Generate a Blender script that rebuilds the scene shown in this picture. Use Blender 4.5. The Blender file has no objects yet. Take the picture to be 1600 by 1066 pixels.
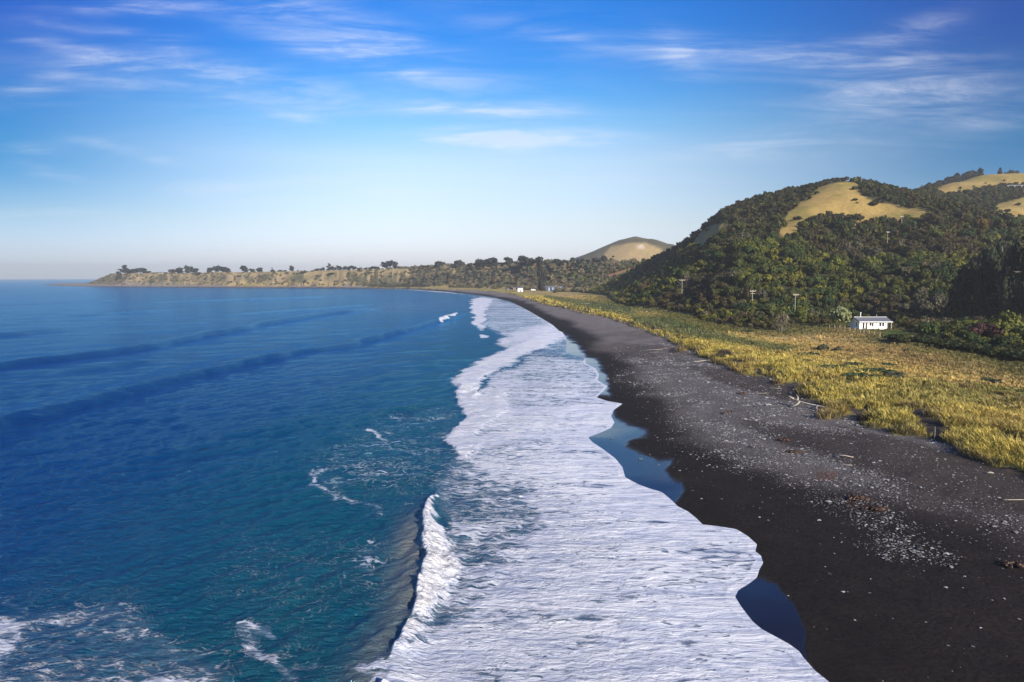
import bpy, math, random
import numpy as np
from mathutils import Vector

random.seed(7)
RNG = np.random.default_rng(11)
scene = bpy.context.scene
C = scene.collection
PI = math.pi
rad = math.radians

# ------------------------------------------------------------------ camera, sky, sun, exposure
CAM_H = 20.0
PITCH = rad(5.33)
FOC = 1067.0
cam_data = bpy.data.cameras.new('camera')
cam_data.lens = 24.0
cam_data.sensor_width = 36.0
cam_data.clip_start = 0.5
cam_data.clip_end = 30000
cam = bpy.data.objects.new('camera', cam_data)
cam.location = (0, 0, CAM_H)
cam.rotation_euler = (PI / 2 - PITCH, 0, 0)
C.objects.link(cam)
scene.camera = cam

SUN_EL = rad(24)
SUN_AZ = rad(147)      # clockwise from +Y towards +X: behind the camera, to the right
sun_dir = Vector((math.cos(SUN_EL) * math.sin(SUN_AZ), math.cos(SUN_EL) * math.cos(SUN_AZ), math.sin(SUN_EL)))
sd = bpy.data.lights.new('sun', 'SUN')
sd.energy = 5.0
sd.angle = rad(0.53)
sd.color = (1.0, 0.89, 0.74)
sun = bpy.data.objects.new('sun', sd)
sun.rotation_euler = sun_dir.to_track_quat('Z', 'Y').to_euler()
C.objects.link(sun)

scene.view_settings.view_transform = 'Standard'
scene.view_settings.look = 'None'
scene.view_settings.exposure = 0.75
scene.view_settings.gamma = 1.0
scene.cycles.use_denoising = True
scene.cycles.max_bounces = 5
scene.cycles.diffuse_bounces = 2
scene.cycles.glossy_bounces = 2
scene.cycles.volume_bounces = 0
scene.cycles.transparent_max_bounces = 4


class NT:
    """small node-tree writer"""
    def __init__(s, tree):
        s.t = tree
        s.n = tree.nodes
        s.l = tree.links

    def node(s, typ, **kw):
        n = s.n.new(typ)
        for k, v in kw.items():
            setattr(n, k, v)
        return n

    def put(s, sock, v):
        if v is None:
            return
        if hasattr(v, 'is_linked') or isinstance(v, bpy.types.NodeSocket):
            s.l.new(v, sock)
        else:
            sock.default_value = v

    def math(s, op, a, b=None, c=None, clamp=False):
        n = s.n.new('ShaderNodeMath')
        n.operation = op
        n.use_clamp = clamp
        s.put(n.inputs[0], a)
        s.put(n.inputs[1], b)
        s.put(n.inputs[2], c)
        return n.outputs[0]

    def mix(s, f, a, b, mode='MIX'):
        n = s.n.new('ShaderNodeMix')
        n.data_type = 'RGBA'
        n.blend_type = mode
        s.put(n.inputs[0], f)
        s.put(n.inputs[6], a)
        s.put(n.inputs[7], b)
        return n.outputs[2]

    def ramp(s, f, lo, hi, a=0.0, b=1.0):
        n = s.n.new('ShaderNodeMapRange')
        n.interpolation_type = 'SMOOTHSTEP'
        s.put(n.inputs[0], f)
        s.put(n.inputs[1], lo)
        s.put(n.inputs[2], hi)
        s.put(n.inputs[3], a)
        s.put(n.inputs[4], b)
        return n.outputs[0]

    def noise(s, vec, scale, detail=4, rough=0.55, dist=0.0):
        n = s.n.new('ShaderNodeTexNoise')
        s.put(n.inputs['Vector'], vec)
        n.inputs['Scale'].default_value = scale
        n.inputs['Detail'].default_value = detail
        n.inputs['Roughness'].default_value = rough
        n.inputs['Distortion'].default_value = dist
        return n.outputs[0]

    def scaled(s, vec, sc, rot=0.0):
        n = s.n.new('ShaderNodeMapping')
        s.put(n.inputs[0], vec)
        n.inputs[2].default_value = (0, 0, rot)
        n.inputs[3].default_value = sc
        return n.outputs[0]

    def attr(s, name, col=False):
        n = s.n.new('ShaderNodeAttribute')
        n.attribute_name = name
        return n.outputs[0] if col else n.outputs[2]


# sky: Nishita plus thin cirrus and a painted lens vignette, all by world direction
world = bpy.data.worlds.new('World')
scene.world = world
world.use_nodes = True
w = NT(world.node_tree)
for n in list(w.n):
    w.n.remove(n)
sky = w.node('ShaderNodeTexSky', sky_type='NISHITA', sun_disc=False, sun_elevation=SUN_EL, sun_rotation=SUN_AZ,
             air_density=1.0, dust_density=0.4, ozone_density=2.0, altitude=20)
tc = w.node('ShaderNodeTexCoord')
sep = w.node('ShaderNodeSeparateXYZ')
w.l.new(tc.outputs['Generated'], sep.inputs[0])
yy = w.math('MAXIMUM', sep.outputs[1], 0.05)
U = w.math('DIVIDE', sep.outputs[0], yy)
V = w.math('DIVIDE', sep.outputs[2], yy)
front = w.ramp(sep.outputs[1], 0.1, 0.35)
comb = w.node('ShaderNodeCombineXYZ')
w.l.new(U, comb.inputs[0])
w.l.new(V, comb.inputs[1])
uv = comb.outputs[0]
n_warp = w.noise(w.scaled(uv, (2.2, 5, 1)), 1.0, 3, 0.5)
warp = w.math('MULTIPLY_ADD', n_warp, 0.05, -0.025)
Vw = w.math('ADD', V, warp)
streak = w.noise(w.scaled(uv, (3.0, 30, 1), rad(-6)), 1.0, 8, 0.66, 0.9)
fine = w.noise(w.scaled(uv, (9, 40, 1), rad(-8)), 1.0, 6, 0.65, 1.2)


def blob(px, py, a, b, tilt, amp):
    # direction of a wisp of cirrus given as tangents from the +Y axis
    cx = (px - 800) / FOC
    cz = -(py - 533) / FOC
    dy = math.cos(PITCH) + cz * math.sin(PITCH)
    u0 = cx / dy
    v0 = (-math.sin(PITCH) + cz * math.cos(PITCH)) / dy
    a /= FOC
    b /= FOC
    du = w.math('SUBTRACT', U, u0)
    dv = w.math('SUBTRACT', Vw, v0)
    ct, st = math.cos(tilt), math.sin(tilt)
    p = w.math('ADD', w.math('MULTIPLY', du, ct / a), w.math('MULTIPLY', dv, st / a))
    q = w.math('ADD', w.math('MULTIPLY', du, -st / b), w.math('MULTIPLY', dv, ct / b))
    r2 = w.math('ADD', w.math('MULTIPLY', p, p), w.math('MULTIPLY', q, q))
    return w.math('MULTIPLY', w.math('POWER', 2.718, w.math('MULTIPLY', r2, -1.0)), amp)


acc = None
for args in [(215, 12, 120, 12, 0.0, 1.0), (560, 50, 200, 26, -0.30, 0.9), (300, 120, 190, 22, -0.10, .9),
             (270, 82, 45, 14, 0.0, .8), (100, 112, 40, 12, .2, .9), (35, 150, 50, 14, .15, 1.1),
             (330, 140, 230, 20, -.08, .9), (110, 78, 90, 9, -.2, .7), (460, 182, 45, 7, -.1, .9),
             (760, 172, 120, 12, 0.0, 2.3), (800, 218, 160, 15, .03, 2.6), (70, 264, 50, 8, -.2, .9),
             (400, 283, 240, 9, .03, .6), (40, 232, 50, 9, 0, .5), (200, 232, 90, 7, -.2, .6),
             (1060, 85, 40, 20, -.6, 1.0), (1170, 85, 190, 16, -.08, .8), (1420, 125, 130, 45, 0, 1.0),
             (1400, 158, 110, 16, .05, .8), (1230, 212, 110, 11, .18, 1.0), (1440, 45, 70, 16, .3, .7),
             (1150, 235, 150, 14, .1, .45), (750, 310, 160, 10, 0, .5), (60, 330, 120, 7, 0, .5),
             (1000, 95, 420, 60, -.25, .2), (480, 75, 120, 16, -.3, .8), (620, 105, 110, 12, -.3, .8), (900, 60, 160, 14, -.2, .5), (520, 300, 200, 8, 0, .8), (860, 285, 200, 10, .02, .6), (140, 45, 100, 10, -.1, .7), (1560, 190, 80, 14, .1, .6), (1300, 90, 90, 10, 0, .9), (300, 170, 400, 90, -.1, .14), (1400, 200, 250, 50, .1, .2), (620, 90, 200, 30, -.3, .5)]:
    g = blob(*args)
    acc = g if acc is None else w.math('ADD', acc, g)
tex = w.math('MULTIPLY', w.ramp(streak, 0.36, 0.68, 0.10, 1.0), w.ramp(fine, 0.25, 0.75, 0.45, 1.15))
cl = w.math('MULTIPLY', w.math('MULTIPLY', acc, tex), front)
cl = w.math('MINIMUM', w.math('MULTIPLY', cl, 0.42), 0.5)
hsv = w.node('ShaderNodeHueSaturation')
w.l.new(sky.outputs[0], hsv.inputs['Color'])
hsv.inputs['Saturation'].default_value = 1.15
hsv.inputs['Value'].default_value = 1.0
el = w.math('ARCSINE', sep.outputs[2])
grade = w.node('ShaderNodeValToRGB')
grade.color_ramp.interpolation = 'LINEAR'
er = grade.color_ramp.elements
STOPS = [(0, (1.17, 1.27, 1.9)), (.04, (1.12, 1.07, 1.5)), (.098, (1.3, 1.12, 1.2)), (.21, (1.6, 1.36, 1.31)), (.267, (.98, 1.26, 1.37)),
         (.32, (.50, 1.08, 1.44)), (.373, (.20, .90, 1.5)), (.45, (.05, .80, 1.55)), (.7, (.05, .68, 1.45)), (1, (.06, .5, 1.2))]
for k_, (p_, c_) in enumerate(STOPS):
    e_ = er[0] if k_ == 0 else (er[len(er) - 1] if k_ == len(STOPS) - 1 else er.new(p_))
    e_.position = p_
    e_.color = tuple(v_ / 2 for v_ in c_) + (1,)
w.l.new(w.math('MULTIPLY', el, 1.0 / rad(45), clamp=True), grade.inputs[0])
graded = w.mix(1.0, hsv.outputs[0], w.mix(1.0, grade.outputs[0], (2, 2, 2, 1), 'MULTIPLY'), 'MULTIPLY')
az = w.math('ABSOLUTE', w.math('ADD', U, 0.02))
vignette_f = w.math('MULTIPLY', w.ramp(az, 0.08, 0.80), w.ramp(el, 0.0, 0.16, 0.35, 1.0))
dim = w.mix(w.math('MULTIPLY', vignette_f, front), (1, 1, 1, 1), (0.0, 0.29, 0.54, 1))  # lens darkening towards both sides, painted into the sky colour
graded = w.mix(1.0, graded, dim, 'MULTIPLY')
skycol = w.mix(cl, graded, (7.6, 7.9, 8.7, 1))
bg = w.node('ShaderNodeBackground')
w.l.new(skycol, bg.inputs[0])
bg.inputs[1].default_value = 0.074
outw = w.node('ShaderNodeOutputWorld')
w.l.new(bg.outputs[0], outw.inputs[0])


# ------------------------------------------------------------------ geometry helpers
def unp(px, py, z=0.0):
    """point of the place at height z that the photograph shows at (px, py)"""
    cx = (px - 800) / FOC
    cz = -(py - 533) / FOC
    dy = math.cos(PITCH) + cz * math.sin(PITCH)
    dz = -math.sin(PITCH) + cz * math.cos(PITCH)
    t = (z - CAM_H) / dz
    return (cx * t, dy * t)


def at_depth(px, py, y):
    cx = (px - 800) / FOC
    cz = -(py - 533) / FOC
    dy = math.cos(PITCH) + cz * math.sin(PITCH)
    dz = -math.sin(PITCH) + cz * math.cos(PITCH)
    t = y / dy
    return (cx * t, y, CAM_H + dz * t)


def proj(x, y, z):
    dz = z - CAM_H
    depth = y * math.cos(PITCH) - dz * math.sin(PITCH)
    up = y * math.sin(PITCH) + dz * math.cos(PITCH)
    depth = np.where(depth > 0.1, depth, 0.1)
    return 800 + FOC * x / depth, 533 - FOC * up / depth


def sstep(a, b, x):
    t = np.clip((x - a) / (b - a), 0, 1)
    return t * t * (3 - 2 * t)


def seg_dist(x, y, pts, closed=False, want_t=False):
    n = len(pts)
    best = np.full(x.shape, 1e18, np.float32)
    bt = np.zeros(x.shape, np.float32) if want_t else None
    side = np.zeros(x.shape, np.float32) if want_t else None
    acc_l = 0.0
    for i in range(n if closed else n - 1):
        ax, ay = pts[i]
        bx, by = pts[(i + 1) % n]
        dx, dy = bx - ax, by - ay
        L2 = dx * dx + dy * dy
        if L2 < 1e-12:
            continue
        t = np.clip(((x - ax) * dx + (y - ay) * dy) / L2, 0, 1)
        ex = x - (ax + t * dx)
        ey = y - (ay + t * dy)
        d2 = ex * ex + ey * ey
        m = d2 < best
        best = np.where(m, d2, best)
        if want_t:
            bt = np.where(m, acc_l + t * math.sqrt(L2), bt)
            side = np.where(m, np.sign(dx * (y - ay) - dy * (x - ax)), side)
        acc_l += math.sqrt(L2)
    if want_t:
        return np.sqrt(best), bt, side, acc_l
    return np.sqrt(best)


def inside(x, y, pts):
    r = np.zeros(x.shape, bool)
    n = len(pts)
    for i in range(n):
        ax, ay = pts[i]
        bx, by = pts[(i + 1) % n]
        if ay == by:
            continue
        c = ((ay > y) != (by > y)) & (x < (bx - ax) * (y - ay) / (by - ay) + ax)
        r ^= c
    return r


def sdf(x, y, pts, closure=()):
    """signed distance to the open line pts, positive inside the area closed by closure"""
    d = seg_dist(x, y, pts)
    s = inside(x, y, list(pts) + list(closure))
    return np.where(s, d, -d)


def psoft(px, py, poly, soft):
    """soft membership of a polygon"""
    xs = [p[0] for p in poly]
    ys = [p[1] for p in poly]
    m = (px > min(xs) - soft) & (px < max(xs) + soft) & (py > min(ys) - soft) & (py < max(ys) + soft)
    out = np.zeros(px.shape, np.float32)
    if m.any():
        a, b = px[m], py[m]
        d = seg_dist(a, b, poly, closed=True)
        i = inside(a, b, poly)
        out[m] = sstep(-soft, soft, np.where(i, d, -d))
    return out


def _hash(ix, iy, seed):
    h = (ix.astype(np.int64) * 374761393 + iy.astype(np.int64) * 668265263 + seed * 974634777) & 0x7fffffff
    h = ((h ^ (h >> 13)) * 1274126177) & 0x7fffffff
    return ((h ^ (h >> 16)) & 0xffff).astype(np.float32) / 65535.0


def vnoise(x, y, seed=0):
    ix = np.floor(x)
    iy = np.floor(y)
    fx = x - ix
    fy = y - iy
    fx = fx * fx * fx * (fx * (fx * 6 - 15) + 10)
    fy = fy * fy * fy * (fy * (fy * 6 - 15) + 10)
    a = _hash(ix, iy, seed)
    b = _hash(ix + 1, iy, seed)
    c = _hash(ix, iy + 1, seed)
    d = _hash(ix + 1, iy + 1, seed)
    return (a + (b - a) * fx) * (1 - fy) + (c + (d - c) * fx) * fy


def fbm(x, y, sc, octv=4, seed=0, gain=0.5):
    """0..1 value noise, sc = size of the largest feature in metres"""
    r = np.zeros(np.shape(x), np.float32)
    a, tot, f = 1.0, 0.0, 1.0 / sc
    for o in range(octv):
        cs, sn = math.cos(o * 1.3 + seed), math.sin(o * 1.3 + seed)
        r += a * vnoise((x * cs - y * sn) * f + 17.3 * o, (x * sn + y * cs) * f + 5.1 * o, seed + o)
        tot += a
        a *= gain
        f *= 2.03
    return r / tot


def mk_mesh(name, verts, faces, mat=None, cols=None, attrs=None, smooth=False):
    """verts (N,3), faces (M,k) arrays of one polygon size"""
    verts = np.asarray(verts, np.float32)
    faces = np.asarray(faces, np.int32)
    me = bpy.data.meshes.new(name)
    me.vertices.add(len(verts))
    me.vertices.foreach_set('co', verts.ravel())
    k = faces.shape[1]
    me.loops.add(faces.size)
    me.loops.foreach_set('vertex_index', faces.ravel())
    me.polygons.add(len(faces))
    me.polygons.foreach_set('loop_start', np.arange(0, faces.size, k, dtype=np.int32))
    me.polygons.foreach_set('loop_total', np.full(len(faces), k, np.int32))
    if smooth:
        me.polygons.foreach_set('use_smooth', np.ones(len(faces), bool))
    me.update(calc_edges=True)
    if cols is not None:
        a = me.attributes.new('col', 'FLOAT_COLOR', 'POINT')
        c4 = np.ones((len(verts), 4), np.float32)
        c4[:, :3] = cols
        a.data.foreach_set('color', c4.ravel())
    if attrs:
        for nm, v in attrs.items():
            a = me.attributes.new(nm, 'FLOAT', 'POINT')
            a.data.foreach_set('value', np.asarray(v, np.float32).ravel())
    if mat:
        me.materials.append(mat)
    return me


def link(name, me, parent=None, loc=None):
    o = bpy.data.objects.new(name, me)
    C.objects.link(o)
    if parent:
        o.parent = parent
    if loc is not None:
        o.location = loc
    return o


def tag(o, label=None, cat=None, group=None, kind=None):
    if label:
        o['label'] = label
    if cat:
        o['category'] = cat
    if group:
        o['group'] = group
    if kind:
        o['kind'] = kind
    return o


def thing(name, label, cat, loc=(0, 0, 0), rotz=0.0, group=None):
    o = bpy.data.objects.new(name, None)
    o.empty_display_size = 0.5
    C.objects.link(o)
    o.location = loc
    o.rotation_euler = (0, 0, rotz)
    return tag(o, label, cat, group)


def copy_tree(o, parent=None):
    c = o.copy()
    C.objects.link(c)
    c.parent = parent
    for ch in list(o.children):
        copy_tree(ch, c)
    return c


class MB:
    """collects boxes, prisms and tubes into one mesh"""
    def __init__(s):
        s.v, s.f = [], []

    def box(s, x0, x1, y0, y1, z0, z1):
        b = len(s.v)
        s.v += [(x0, y0, z0), (x1, y0, z0), (x1, y1, z0), (x0, y1, z0), (x0, y0, z1), (x1, y0, z1), (x1, y1, z1), (x0, y1, z1)]
        s.f += [tuple(b + i for i in q) for q in ((0, 3, 2, 1), (4, 5, 6, 7), (0, 1, 5, 4), (1, 2, 6, 5), (2, 3, 7, 6), (3, 0, 4, 7))]
        return s

    def prism(s, poly, axis, a, b):
        """poly of 2D points extruded along axis from a to b (axis 'x': poly is (y, z))"""
        n = len(poly)
        k = len(s.v)
        for t in (a, b):
            for p, q in poly:
                s.v.append({'x': (t, p, q), 'y': (p, t, q), 'z': (p, q, t)}[axis])
        s.f.append(tuple(range(k, k + n)))
        s.f.append(tuple(range(k + 2 * n - 1, k + n - 1, -1)))
        for i in range(n):
            j = (i + 1) % n
            s.f.append((k + j, k + i, k + n + i, k + n + j))
        return s

    def tube(s, pts, rs, n=6, cap=True):
        k0 = len(s.v)
        pts = [Vector(p) for p in pts]
        for i, p in enumerate(pts):
            d = (pts[min(i + 1, len(pts) - 1)] - pts[max(i - 1, 0)])
            if d.length < 1e-6:
                d = Vector((0, 0, 1))
            d.normalize()
            u = d.orthogonal().normalized()
            if abs(d.z) > 0.9:
                u = (Vector((1, 0, 0)) - d * d.x).normalized()
            v = d.cross(u)
            for j in range(n):
                a = 2 * PI * j / n
                s.v.append(tuple(p + (u * math.cos(a) + v * math.sin(a)) * rs[i]))
        for i in range(len(pts) - 1):
            for j in range(n):
                a = k0 + i * n + j
                b = k0 + i * n + (j + 1) % n
                s.f.append((a, b, b + n, a + n))
        if cap:
            s.f.append(tuple(k0 + j for j in range(n))[::-1])
            s.f.append(tuple(k0 + (len(pts) - 1) * n + j for j in range(n)))
        return s

    def mesh(s, name, mat, smooth=False):
        me = bpy.data.meshes.new(name)
        me.from_pydata(s.v, [], s.f)
        if smooth:
            for p in me.polygons:
                p.use_smooth = True
        if mat:
            me.materials.append(mat)
        return me

    def build(s, name, mat, parent=None, smooth=False):
        return link(name, s.mesh(name, mat, smooth), parent)


# ------------------------------------------------------------------ materials
def new_mat(name):
    m = bpy.data.materials.new(name)
    m.use_nodes = True
    t = NT(m.node_tree)
    for n in list(t.n):
        t.n.remove(n)
    out = t.node('ShaderNodeOutputMaterial')
    b = t.node('ShaderNodeBsdfPrincipled')
    t.l.new(b.outputs[0], out.inputs[0])
    return m, t, b, out


def plain(name, col, rough=0.7, var=0.12, scale=6.0, metal=0.0, bump=0.0, stretch=(1, 1, 1)):
    m, t, b, out = new_mat(name)
    tcn = t.node('ShaderNodeTexCoord')
    v = t.scaled(tcn.outputs['Object'], stretch)
    n = t.noise(v, scale, 5, 0.6)
    f = t.ramp(n, 0.25, 0.75, 1 - var, 1 + var)
    mixn = t.node('ShaderNodeVectorMath', operation='SCALE')
    mixn.inputs[0].default_value = col[:3]
    t.l.new(f, mixn.inputs['Scale'])
    t.l.new(mixn.outputs[0], b.inputs['Base Color'])
    b.inputs['Roughness'].default_value = rough
    b.inputs['Metallic'].default_value = metal
    if bump:
        bn = t.node('ShaderNodeBump')
        bn.inputs['Distance'].default_value = bump
        t.l.new(n, bn.inputs['Height'])
        t.l.new(bn.outputs[0], b.inputs['Normal'])
    return m


def veg_mat(name, rough=0.75, scale=1.5):
    m, t, b, out = new_mat(name)
    col = t.attr('col', True)
    geo = t.node('ShaderNodeNewGeometry')
    n = t.noise(geo.outputs['Position'], scale, 4, 0.6)
    f = t.ramp(n, 0.3, 0.7, 0.7, 1.3)
    vm = t.node('ShaderNodeVectorMath', operation='SCALE')
    t.l.new(col, vm.inputs[0])
    t.l.new(f, vm.inputs['Scale'])
    t.l.new(vm.outputs[0], b.inputs['Base Color'])
    b.inputs['Roughness'].default_value = rough
    b.inputs['Specular IOR Level'].default_value = 0.2
    tr = t.node('ShaderNodeBsdfTranslucent')
    t.l.new(vm.outputs[0], tr.inputs[0])
    mx = t.node('ShaderNodeMixShader')
    mx.inputs[0].default_value = 0.2
    t.l.new(b.outputs[0], mx.inputs[1])
    t.l.new(tr.outputs[0], mx.inputs[2])
    t.l.new(mx.outputs[0], out.inputs[0])
    return m


M_VEG = veg_mat('foliage')
M_GRASS = veg_mat('grass_blades', 0.7, 0.6)
M_BARK = plain('bark', (0.075, 0.058, 0.043), 0.9, 0.3, 3)
M_DEAD = plain('dead_wood', (0.20, 0.175, 0.145), 0.85, 0.25, 4)
M_DRIFT = plain('driftwood', (0.34, 0.30, 0.25), 0.85, 0.3, 5, bump=0.02)
M_WHITE = plain('white_weatherboard', (0.80, 0.79, 0.76), 0.6, 0.05, 3, stretch=(0.3, 0.3, 6))
M_TRIM = plain('white_trim', (0.82, 0.82, 0.80), 0.5, 0.04, 5)
M_ROOF = plain('grey_roof_iron', (0.13, 0.135, 0.155), 0.5, 0.12, 2, stretch=(8, 0.5, 1))
M_GLASS = plain('window_glass', (0.012, 0.014, 0.018), 0.08, 0.1, 1)
M_DECK = plain('deck_timber', (0.42, 0.28, 0.17), 0.8, 0.2, 4, stretch=(1, 6, 1))
M_POST = plain('post_timber', (0.40, 0.33, 0.22), 0.85, 0.25, 5)
M_POLE = plain('pole_concrete', (0.27, 0.245, 0.205), 0.8, 0.15, 3)
M_DARKW = plain('dark_cladding', (0.03, 0.032, 0.035), 0.6, 0.2, 2)
M_BLUE = plain('blue_cladding', (0.035, 0.055, 0.12), 0.6, 0.2, 1)
M_KELP = plain('kelp', (0.055, 0.026, 0.012), 0.5, 0.4, 3, bump=0.03)
M_STONE = veg_mat('stones', 0.7, 4.0)

# ------------------------------------------------------------------ lines of the place
SHORE_PX = [(1420, 1200), (1340, 1120), (1300, 1085), (1282, 1066), (1262, 1050), (1243, 1028), (1236, 1018), (1222, 1008), (1200, 996), (1180, 985), (1165, 972),
            (1152, 955), (1145, 945), (1137, 931), (1143, 919), (1160, 909), (1172, 900), (1176, 888), (1182, 878), (1179, 868), (1170, 861),
            (1173, 850), (1160, 838), (1145, 829), (1120, 825), (1092, 822), (1080, 810), (1068, 800), (1052, 792), (1040, 780),
            (1028, 770), (1008, 764), (990, 757), (970, 746), (966, 730), (955, 716), (935, 701), (920, 691), (913, 683), (935, 675),
            (950, 668), (955, 660), (950, 650), (955, 640), (968, 631), (945, 627), (928, 621), (938, 612), (946, 604), (930, 594),
            (933, 586), (928, 576), (912, 568), (913, 558), (896, 556), (881, 550), (883, 540), (883, 530), (875, 520), (862, 508),
            (842, 496), (825, 486), (810, 478), (795, 471), (770, 465), (745, 460.8), (720, 457.6), (690, 455), (660, 452.8),
            (640, 451.6), (600, 450.8), (520, 450.4), (400, 450), (300, 449.3), (230, 448.8), (150, 448.3), (100, 447), (64, 445.2),
            (80, 443.9), (150, 442.8), (185, 441)]
SHORE = [(70, -400), (38, -60)] + [unp(a, b, 0.03) for a, b in SHORE_PX] + [(-900, 4300), (-500, 6000)]
LAND_CLOSE = [(6000, 6000), (6000, -400)]
SH2_PX = [(1300, 1085), (1190, 930), (1105, 825), (1000, 740), (960, 665), (935, 600), (900, 560), (875, 520), (825, 486), (770, 465), (720, 457.6),
          (660, 452.8), (600, 450.8), (400, 450), (230, 448.8), (150, 448.3), (64, 445.2), (80, 443.9), (150, 442.8), (185, 441)]
SHORE2 = [(70, -400), (38, -60)] + [unp(a, b, 0.03) for a, b in SH2_PX] + [(-900, 4300), (-500, 6000)]
MEAD_PX = [(1900, 900), (1700, 800), (1600, 742), (1560, 738), (1542, 724), (1505, 712), (1488, 697), (1455, 690), (1425, 680), (1395, 682), (1385, 674), (1358, 668),
           (1340, 664), (1352, 656), (1362, 648), (1345, 645), (1318, 652), (1285, 657), (1279, 649), (1289, 641), (1277, 628), (1251, 619),
           (1251, 609), (1270, 603), (1244, 599), (1212, 603), (1204, 587), (1163, 586), (1139, 578), (1129, 570), (1116, 570),
           (1111, 562), (1090, 557), (1082, 547), (1060, 551), (1062, 542), (1045, 536), (1045, 529), (1028, 525), (1007, 517),
           (975, 506), (950, 497), (912, 490), (882, 481), (850, 475), (825, 467), (800, 460.5), (780, 457), (750, 454.5), (700, 452.3),
           (640, 449.5), (560, 448.3), (400, 447.8), (300, 447), (200, 446.4), (165, 445)]
MEAD = [(110, -100)] + [unp(a, b, 2.2) for a, b in MEAD_PX] + [unp(168, 441.2, 2.2), (-700, 4300), (-400, 6000)]
BUSH_PX = [(1900, 620), (1700, 578), (1600, 562), (1540, 550), (1490, 540), (1448, 530), (1430, 521), (1405, 513), (1398, 504), (1325, 503),
           (1300, 509), (1250, 508), (1215, 517), (1150, 511), (1100, 503), (1080, 492), (1030, 483), (985, 480), (960, 472), (950, 463),
           (915, 458), (880, 454), (840, 452.2), (800, 450.8)]
BUSH = [(200, -50)] + [unp(a, b, 3.4) for a, b in BUSH_PX]
bx0, by0 = BUSH[-1]
BUSH += [(bx0 - 100, by0 + 120), (bx0 - 500, by0 + 420), (bx0 - 1200, by0 + 900), (-900, 6000)]

RIDGES = [
    [(985, 440, 720), (1025, 420, 690), (1060, 394, 655), (1100, 370, 625), (1150, 345, 592), (1200, 314, 562), (1235, 298, 545),
     (1270, 293, 532), (1310, 287, 520), (1350, 291, 545), (1400, 297, 590), (1450, 299, 650)],
    [(1310, 287, 520), (1292, 300, 492), (1262, 318, 455), (1235, 345, 415), (1218, 378, 370), (1195, 425, 330)],
    [(1350, 291, 545), (1385, 318, 500), (1430, 330, 460), (1466, 334, 430), (1452, 372, 370), (1430, 415, 310)],
    [(1450, 299, 650), (1500, 280, 700), (1545, 271, 730), (1600, 269, 760), (1700, 255, 800), (1900, 230, 860)],
    [(1600, 300, 640), (1585, 330, 540), (1570, 365, 440), (1600, 410, 330), (1680, 420, 300), (1850, 380, 280)],
    [(1150, 345, 592), (1135, 385, 520), (1110, 425, 450)],
]
RS = [[at_depth(a, b + 3, d) for a, b, d in r] for r in RIDGES]
SMALL = [at_depth(a, b, d) for a, b, d in [(905, 412, 1660), (930, 399, 1650), (950, 386, 1640), (972, 375.5, 1630), (992, 372, 1620), (1015, 374.5, 1610),
                                           (1045, 383, 1600), (1075, 391, 1590), (1110, 398, 1600)]]
SMALL2 = [at_depth(a, b, d) for a, b, d in [(992, 372, 1620), (998, 388, 1560), (1010, 403, 1500)]]


def ridge_h(x, y, pts, slope, cap=None):
    best = np.full(x.shape, -1e3, np.float32)
    for i in range(len(pts) - 1):
        ax, ay, az = pts[i]
        bx, by, bz = pts[i + 1]
        dx, dy = bx - ax, by - ay
        L2 = dx * dx + dy * dy
        t = np.clip(((x - ax) * dx + (y - ay) * dy) / L2, 0, 1)
        d = np.hypot(x - ax - t * dx, y - ay - t * dy)
        h = az + t * (bz - az)
        dd = np.sqrt(d * d + 144) - 12
        best = np.maximum(best, h - slope * dd)
    return best


def smax(a, b, k):
    h = np.clip(0.5 + 0.5 * (a - b) / k, 0, 1)
    return b + (a - b) * h + k * h * (1 - h)


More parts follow.
